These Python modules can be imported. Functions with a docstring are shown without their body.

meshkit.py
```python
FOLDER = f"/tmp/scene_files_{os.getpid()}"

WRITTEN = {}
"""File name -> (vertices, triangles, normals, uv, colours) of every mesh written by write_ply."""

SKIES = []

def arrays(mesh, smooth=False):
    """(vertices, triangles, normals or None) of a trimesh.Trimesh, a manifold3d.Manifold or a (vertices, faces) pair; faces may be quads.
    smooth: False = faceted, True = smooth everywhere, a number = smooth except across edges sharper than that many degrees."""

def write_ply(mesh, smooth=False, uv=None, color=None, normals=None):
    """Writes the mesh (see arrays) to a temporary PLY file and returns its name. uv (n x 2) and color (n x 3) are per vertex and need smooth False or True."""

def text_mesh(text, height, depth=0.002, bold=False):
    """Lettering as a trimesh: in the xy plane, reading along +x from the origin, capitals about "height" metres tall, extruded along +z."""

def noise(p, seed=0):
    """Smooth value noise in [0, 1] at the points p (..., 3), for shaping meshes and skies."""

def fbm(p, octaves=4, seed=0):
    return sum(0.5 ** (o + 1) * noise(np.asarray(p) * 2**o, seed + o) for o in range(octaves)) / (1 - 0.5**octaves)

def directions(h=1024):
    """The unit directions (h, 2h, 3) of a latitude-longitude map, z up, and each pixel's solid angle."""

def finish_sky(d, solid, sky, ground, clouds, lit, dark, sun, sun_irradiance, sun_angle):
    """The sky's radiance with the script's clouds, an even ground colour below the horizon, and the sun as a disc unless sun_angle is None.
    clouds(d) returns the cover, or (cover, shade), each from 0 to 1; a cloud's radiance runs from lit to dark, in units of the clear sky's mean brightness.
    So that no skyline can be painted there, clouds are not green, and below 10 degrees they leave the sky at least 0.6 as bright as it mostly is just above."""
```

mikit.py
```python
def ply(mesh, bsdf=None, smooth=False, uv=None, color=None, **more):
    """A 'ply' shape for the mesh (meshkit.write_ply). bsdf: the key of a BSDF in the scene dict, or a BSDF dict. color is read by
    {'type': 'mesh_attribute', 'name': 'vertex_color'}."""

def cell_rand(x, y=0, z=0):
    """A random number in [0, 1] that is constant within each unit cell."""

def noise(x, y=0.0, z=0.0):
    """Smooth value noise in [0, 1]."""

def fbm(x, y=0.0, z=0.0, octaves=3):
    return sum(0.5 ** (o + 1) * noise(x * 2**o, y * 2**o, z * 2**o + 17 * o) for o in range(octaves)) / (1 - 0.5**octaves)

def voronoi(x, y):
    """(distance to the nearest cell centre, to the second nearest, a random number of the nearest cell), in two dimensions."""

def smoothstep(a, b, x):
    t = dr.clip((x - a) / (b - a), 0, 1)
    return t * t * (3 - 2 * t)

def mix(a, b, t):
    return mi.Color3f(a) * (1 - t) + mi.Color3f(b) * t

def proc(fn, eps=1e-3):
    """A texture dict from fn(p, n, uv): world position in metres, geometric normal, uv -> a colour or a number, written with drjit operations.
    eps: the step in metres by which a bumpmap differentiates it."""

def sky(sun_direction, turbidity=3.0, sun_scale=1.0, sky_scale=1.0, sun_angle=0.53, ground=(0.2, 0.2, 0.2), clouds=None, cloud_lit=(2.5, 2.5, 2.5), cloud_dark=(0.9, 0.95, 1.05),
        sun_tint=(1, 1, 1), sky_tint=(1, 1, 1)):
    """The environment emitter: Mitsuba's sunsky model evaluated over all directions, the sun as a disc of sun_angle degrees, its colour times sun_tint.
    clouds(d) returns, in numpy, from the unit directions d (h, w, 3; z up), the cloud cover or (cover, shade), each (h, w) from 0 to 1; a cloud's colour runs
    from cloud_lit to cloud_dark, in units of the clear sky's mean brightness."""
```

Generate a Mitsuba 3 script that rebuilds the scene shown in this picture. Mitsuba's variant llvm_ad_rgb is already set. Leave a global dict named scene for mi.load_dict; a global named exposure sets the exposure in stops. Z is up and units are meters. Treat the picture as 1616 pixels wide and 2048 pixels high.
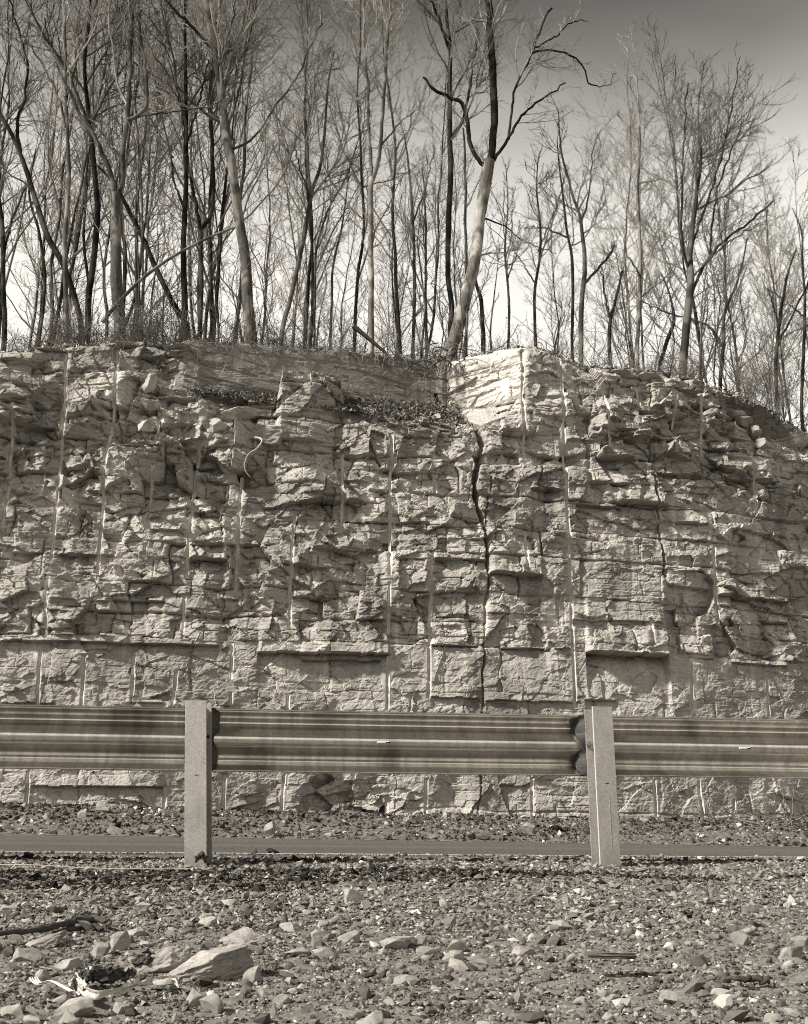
import math, random
import numpy as np, trimesh, manifold3d
import drjit as dr
import mitsuba as mi
import mikit, meshkit
from mikit import proc, noise, fbm, voronoi, smoothstep, mix

T = mi.ScalarTransform4f
scene, labels = {}, {}

# ---------------------------------------------------------------- camera, sky, exposure
YAW, ROLL, PITCH = math.radians(7.0), math.radians(0.37), math.atan(644 / 2196)
EYE = np.array([0, 0, 0.6])
fw = np.array([math.sin(YAW) * math.cos(PITCH), math.cos(YAW) * math.cos(PITCH), math.sin(PITCH)])
r0 = np.array([math.cos(YAW), -math.sin(YAW), 0])
u0 = np.cross(r0, fw)
up = -r0 * math.sin(ROLL) + u0 * math.cos(ROLL)
scene['camera'] = dict(type='perspective', fov=2 * math.degrees(math.atan(808 / 2196)), fov_axis='x', near_clip=0.05, far_clip=2000,
                       to_world=T().look_at(origin=EYE.tolist(), target=(EYE + fw).tolist(), up=up.tolist()))
SUN_AZ, SUN_EL = math.radians(69), math.radians(37)      # azimuth measured from behind the camera towards the left
SUN = [-math.sin(SUN_AZ) * math.cos(SUN_EL), -math.cos(SUN_AZ) * math.cos(SUN_EL), math.sin(SUN_EL)]


def veil(d):
    """A thin even veil of cloud: bright towards the horizon all round, dark overhead."""
    el = np.degrees(np.arcsin(np.clip(d[..., 2], 0, 1)))
    wisp = meshkit.fbm(np.stack([d[..., 0] * 3 + d[..., 2], d[..., 1] * 3, d[..., 2] * 9], -1) * 1.3, 4, 3) - 0.5
    t = np.clip((el + 4 * wisp - 25.5) / 17.5, 0, 1)
    return np.ones_like(el), t * t * (3 - 2 * t)


scene['sky'] = mikit.sky(SUN, turbidity=3, sun_scale=2.0, sun_angle=5, clouds=veil, cloud_lit=(4.0, 3.86, 3.60), cloud_dark=(0.42, 0.398, 0.365),
                         sun_tint=(0.90, 1.05, 1.38), ground=(0.22, 0.2, 0.17))
exposure = 1.64

# ---------------------------------------------------------------- measured places (world metres: x along the road, z up)
OUTLINE = [[-4.972,7.976],[-4.513,8.048],[-4.05,8.122],[-3.507,8.227],[-2.637,8.336],[-1.911,8.347],[-1.351,8.425],[-0.528,8.499],[0.323,8.563],[1.2,8.636],[2.106,8.679],[2.849,8.664],[2.972,8.751],[3.344,8.785],[3.8,8.722],[4.129,8.658],[4.438,8.677],[4.702,8.628],[5.314,8.384],[5.849,8.37],[6.657,8.334],[7.282,8.201],[7.634,8.033],[8.171,7.904],[8.704,7.718],[9.199,7.511],[9.758,7.214]]
GROOVES = [[[-3.483,8.14],[-3.424,7.052],[-3.412,6.081],[-3.397,5.099],[-3.4,4.643]],[[-3.405,4.382],[-3.402,3.952],[-3.358,3.416]],[[-3.42,3.224],[-3.384,2.404]],[[-3.409,1.427],[-3.391,0.885]],[[-2.673,8.28],[-2.633,7.052],[-2.703,6.366],[-2.68,5.128],[-2.675,4.431]],[[-2.755,3.166],[-2.748,2.402]],[[-4.185,7.138],[-4.206,6.375],[-4.164,5.108]],[[-1.931,7.09],[-1.948,6.531]],[[-1.967,6.234],[-1.972,5.197],[-1.985,4.832]],[[-2.039,3.184],[-2.015,2.566]],[[-1.269,6.694],[-1.279,5.93],[-1.324,5.1],[-1.328,4.414]],[[-1.334,4.136],[-1.328,3.549]],[[-1.375,2.972],[-1.408,2.444]],[[-1.439,1.452],[-1.437,0.881]],[[-0.547,6.175],[-0.557,5.213],[-0.553,4.162]],[[-0.569,3.415],[-0.544,2.446]],[[-0.576,1.463],[-0.573,0.852]],[[0.319,5.498],[0.294,4.592],[0.296,3.673]],[[0.325,2.63],[0.31,2.403]],[[0.293,1.438],[0.28,0.788]],[[1.073,6.597],[1.087,5.238]],[[1.862,6.899],[1.86,5.478],[1.847,3.599]],[[1.842,3.283],[1.843,2.432]],[[1.857,1.163],[1.861,0.728]],[[2.59,6.672],[2.598,5.978]],[[2.547,4.961],[2.513,3.498]],[[2.505,3.442],[2.489,2.483]],[[2.459,1.427],[2.444,0.804]],[[4.128,8.62],[4.102,7.601],[4.121,6.616]],[[4.097,5.358],[4.105,4.685]],[[4.1,1.447],[4.096,0.744]],[[4.817,8.617],[4.81,7.187],[4.81,5.515],[4.825,4.336],[4.82,3.56]],[[4.826,3.504],[4.821,2.506]],[[5.568,8.1],[5.593,7.319],[5.623,6.85]],[[6.222,8.139],[6.199,7.424]],[[6.871,8.149],[6.84,7.275]],[[7.412,8.114],[7.371,6.956]],[[7.446,5.622],[7.418,4.93],[7.405,4.002]],[[6.165,4.006],[6.147,3.555]],[[6.085,1.433],[6.085,0.773]],[[6.858,1.442],[6.868,0.704]],[[7.462,1.411],[7.441,0.767]],[[6.87,3.331],[6.822,2.545]],[[8.306,3.244],[8.263,2.517]],[[8.381,7.19],[8.364,6.013]]]
CRACK = [[2.773,8.146],[2.899,7.697],[3.321,7.198],[3.393,6.845],[3.286,6.443],[3.24,6.136],[3.311,5.752],[3.42,5.204],[3.47,4.704],[3.401,3.964],[3.373,3.164],[3.348,2.477],[3.301,1.4],[3.262,0.811]]
CRACK2 = [[6.384,7.087],[6.375,6.368],[6.451,5.756],[6.474,5.151],[6.498,4.727]]
LEDGES = [[5.036,6.474,3.415,0.34],[5.493,6.501,3.837,-0.1],[3.452,4.362,4.645,0.2],[-1.324,-0.706,4.739,0.24],[-1.029,-0.757,4.987,0.14],[-0.173,1.881,3.289,0.2],[0.482,1.764,3.202,0.12],[-4.012,-0.752,3.365,0.12],[2.555,3.456,4.854,0.11],[5.684,6.641,5.979,0.16],[5.224,5.918,6.287,0.14],[4.192,4.704,6.104,0.11],[5.874,6.584,7.152,0.15],[6.37,7.345,6.587,0.12],[5.263,5.791,7.206,0.1],[3.635,4.448,3.443,0.12],[2.513,3.314,3.469,0.1],[4.793,6.382,3.948,0.07],[-0.949,0.023,7.171,0.16],[-1.848,-1.287,7.416,0.18],[-4.384,-3.463,6.854,0.12],[-3.391,-2.533,6.965,0.12],[-3.317,-2.933,6.136,0.16],[-3.887,-3.351,6.489,0.1],[-2.434,-1.504,5.732,0.1],[-1.931,-1.313,5.17,0.08],[-4.011,-3.042,4.733,0.1],[-3.188,-2.435,4.72,0.1],[-2.454,-1.626,4.035,0.1],[-3.346,-2.454,4.007,0.07],[0.293,0.841,4.198,0.12],[0.505,1.784,4.95,0.1],[1.12,1.855,5.971,0.08],[0.395,1.122,5.853,0.07],[-0.789,-0.481,4.119,0.08],[6.751,7.364,5.694,0.12],[6.506,7.366,4.59,0.1],[7.442,8.892,4.487,0.14],[7.799,9.012,5.661,0.09],[7.791,8.876,6.64,0.1],[8.276,8.852,4.12,0.15],[8.463,8.735,6.607,0.12],[2.513,3.303,2.646,0.07],[3.381,4.907,2.617,0.07],[4.988,5.56,2.656,0.1],[-3.918,-3.128,2.438,0.06],[-2.11,-1.522,2.473,0.06],[-3.369,-1.441,1.247,0.1],[1.035,1.525,6.132,0.06],[7.608,8.724,3.363,0.08],[1.942,2.514,5.451,0.07],[3.703,4.218,7.052,0.14],[3.485,4.039,6.73,0.14],[4.95,5.81,5.884,0.1],[-1.211,-0.624,5.446,0.06]]
P330 = [-1.868,7.707]
P893 = [2.971,8.439]
P1045 = [4.114,8.061]
SHELF_L = [-1.285,7.388]
SHELF_R = [2.941,7.84]
HOLE = [1.225,1.048]
BASE_L = [-3.751,0.861]
BASE_M = [2.117,0.802]
BASE_R = [8.505,0.737]
Y1290 = [2.101,3.447]
S1 = [4.924,5.178]
S2 = [6.462,3.891]
STONES = [[-0.126,2.891,0.251,0.084,-0.33,"largest long low pale boulder right of the dark litter"],[-0.24,2.989,0.176,0.07,-0.36,"long narrow pale slab leaning above the dark litter"],[-0.045,3.369,0.138,0.057,-0.1,"flat pale slab behind the largest boulder"],[-0.375,3.289,0.06,0.063,0,"upright blocky pale stone behind the narrow slab"],[-0.416,3.23,0.051,0.043,0.1,"squat stone touching the left of the upright block"],[-0.472,3.046,0.083,0.038,0,"broad rough stone above the white fork"],[-0.592,3.167,0.076,0.039,0.1,"dull wedge stone at the far left under the dark branch"],[-0.594,3.379,0.137,0.039,-0.28,"thin tilted grey slab just below the dark branch"],[-0.091,2.569,0.053,0.049,0,"chunky grey stone below the largest boulder"],[-0.372,2.546,0.089,0.046,-0.3,"pointed grey stone lying on the end of the fork"],[-0.281,2.569,0.042,0.034,0,"small block in front of the white plastic scrap"],[-0.005,2.839,0.052,0.05,0.2,"angular stone right of the largest boulder's end"],[-0.264,3.887,0.046,0.033,0,"small bright stone behind the slabs, below left post"],[-0.393,4.078,0.051,0.024,0,"small flat bright chip far left of the left post"],[-0.829,4.014,0.06,0.027,0,"low flat stone at the left edge under the gravel windrow"],[-0.154,3.64,0.064,0.037,-0.3,"tilted stone above the flat pale slab"],[-0.349,3.523,0.062,0.035,0.3,"rough stone above the upright block"],[-0.498,2.557,0.054,0.031,0,"pale stone in the left bottom corner"],[-0.315,2.427,0.047,0.024,0,"pale stone cut by the bottom edge near the fork"],[0.337,4.203,0.063,0.06,0,"pale block standing alone on the gravel below the rail"],[0.395,3.313,0.097,0.045,0,"rounded pale stone, broadest of the central cluster"],[0.475,3.409,0.05,0.032,0.2,"small smooth stone right of the central rounded stone"],[0.474,3.235,0.071,0.031,0.1,"flat rough stone in front of the central cluster"],[0.519,3.134,0.084,0.038,-0.25,"bright tilted slab in front of the central cluster"],[0.56,3.296,0.065,0.04,-0.2,"angular stone leaning behind the bright tilted slab"],[0.602,3.119,0.081,0.032,0,"long pale stone right of the bright tilted slab"],[0.747,3.226,0.076,0.035,0,"low pale stone alone right of the central cluster"],[0.227,2.371,0.062,0.05,0.1,"rough pale boulder cut by the bottom edge in the middle"],[0.203,2.508,0.063,0.027,0,"pitted pale stone behind the boulder at the bottom edge"],[0.194,3.498,0.073,0.028,0.15,"thin bright slab left of the central cluster"],[0.102,3.612,0.078,0.038,0.2,"flat stone with dark side right of the flat pale slab"],[0.265,3.408,0.067,0.044,0,"flat grey stone between thin slab and central cluster"],[0.361,2.85,0.075,0.029,-0.2,"long ridged stone below the central cluster"],[0.059,2.638,0.037,0.026,-0.3,"smooth tilted stone low in the centre left"],[0.188,3.165,0.068,0.035,-0.1,"flat grey slab below the thin bright slab"],[0.107,3.184,0.073,0.027,0,"dull flat stone right of the flat pale slab"],[0.248,2.692,0.034,0.036,-0.7,"dark thin slab stood on edge low in the middle"],[1.413,3.309,0.068,0.05,0.2,"rough pale stone topmost of the right hand heap"],[1.509,3.479,0.059,0.031,0.1,"flat stone behind the right hand heap"],[1.476,3.113,0.075,0.047,0,"flat grey slab at the right edge"],[1.592,3.289,0.062,0.041,0,"pale slab at the right edge behind the grey slab"],[1.402,2.985,0.045,0.027,0,"pale stone in front of the grey slab at the right"],[0.881,2.776,0.037,0.024,0,"small stone below the right hand strip of bark"],[0.946,2.585,0.083,0.038,0,"broad saddle shaped stone low on the right"],[1.076,2.672,0.045,0.026,0,"rough stone right of the saddle shaped stone"],[0.915,3.562,0.04,0.031,0,"small pale stone right of centre under the right post"],[1.197,3.167,0.041,0.021,0.2,"small bright chip with dark side right of centre"],[1.335,2.796,0.052,0.032,0.4,"dark tilted slab low at the right edge"],[1.315,3.03,0.031,0.016,0,"little smooth chip below the right hand heap"],[1.168,4.234,0.043,0.022,0,"little flat stone just below the right post"],[1.951,4.113,0.024,0.03,0,"small round stone far right under the rail"],[0.753,2.355,0.055,0.016,0,"flat stone cut by the bottom edge on the right"],[1.273,2.846,0.033,0.02,0.2,"small grey stone left of the dark tilted slab"],[0.801,2.644,0.039,0.021,0,"pale stone under the small stone by the bark"]]
BANK_ROCKS = [[-1.809,14.55,0.212,0.113,"bright wedge of rock on the bank left of the left post"],[-2.121,15.486,0.19,0.141,"leaning pale rock against the cliff foot at left"],[-2.344,15.313,0.139,0.098,"grey rock left of the leaning pale rock on the bank"],[-1.435,14.575,0.146,0.093,"round pale rock on the bank between bright wedge and left post"],[-1.284,14.55,0.133,0.06,"low bright chip by the road left of the left post"],[0.104,14.55,0.159,0.166,"bright triangular rock on the bank right of the left post"],[0.868,14.55,0.146,0.053,"flat bright chip at the road edge in the middle"],[3.545,14.956,0.211,0.129,"big pale rock on the bank left of the right post"],[3.094,15.375,0.126,0.098,"small pale rock on the bank above the dark lump"],[2.189,14.55,0.106,0.06,"bright chip at the road edge right of the middle"],[1.951,15.326,0.098,0.077,"pale rock against the cliff foot in the middle"],[2.847,14.55,0.212,0.093,"dark lump at the road edge left of the right post"],[5.494,15.88,0.123,0.087,"pale rock against the cliff foot right of the right post"],[-2.767,15.141,0.124,0.069,"small pale rock at the far left of the bank"],[6.152,15.178,0.111,0.062,"small pale rock on the bank far right"],[1.539,15.079,0.103,0.076,"small pale rock on the bank under the dark hole"]]
FORK = [[-0.494,2.738,0.275],[-0.469,2.689,0.271],[-0.459,2.704,0.269],[-0.407,2.645,0.257]]
SCRAP = [[-0.405,2.66,0.264],[-0.404,2.749,0.271],[-0.373,2.658,0.264],[-0.333,2.602,0.26],[-0.3,2.63,0.262],[-0.265,2.695,0.267],[-0.227,2.752,0.271],[-0.188,2.756,0.271],[-0.169,2.695,0.267]]
BRANCH = [[-0.753,3.331,0.322],[-0.711,3.381,0.326],[-0.642,3.439,0.33],[-0.586,3.51,0.335],[-0.546,3.614,0.343],[-0.501,3.654,0.345],[-0.446,3.604,0.342]]
LITTER = [[-0.315,2.931,0.273],[-0.275,2.899,0.271],[-0.249,2.991,0.278],[-0.224,3.055,0.282],[-0.374,2.777,0.263],[-0.338,2.797,0.264],[-0.312,2.814,0.265]]
BARK = [[0.834,2.9,0.276],[0.957,2.888,0.276]]
TWIG2 = [[1.138,2.78,0.267],[1.168,2.756,0.267],[1.249,2.752,0.265]]
TWIG3 = [[0.834,3.373,0.309],[0.883,3.336,0.307]]
WIRE = [[-1.201,5.173,0.454],[-0.98,5.117,0.45],[-0.769,5.102,0.449],[-0.556,5.088,0.448],[-0.408,5.092,0.448],[-0.306,5.094,0.448]]
CLOD = [0.07,6.55,0.481]
POST_L = [-0.351,5.45,0.444,-0.248,5.45,0.444]
POST_R = [1.651,5.45,0.454,1.754,5.45,0.455]
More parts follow.
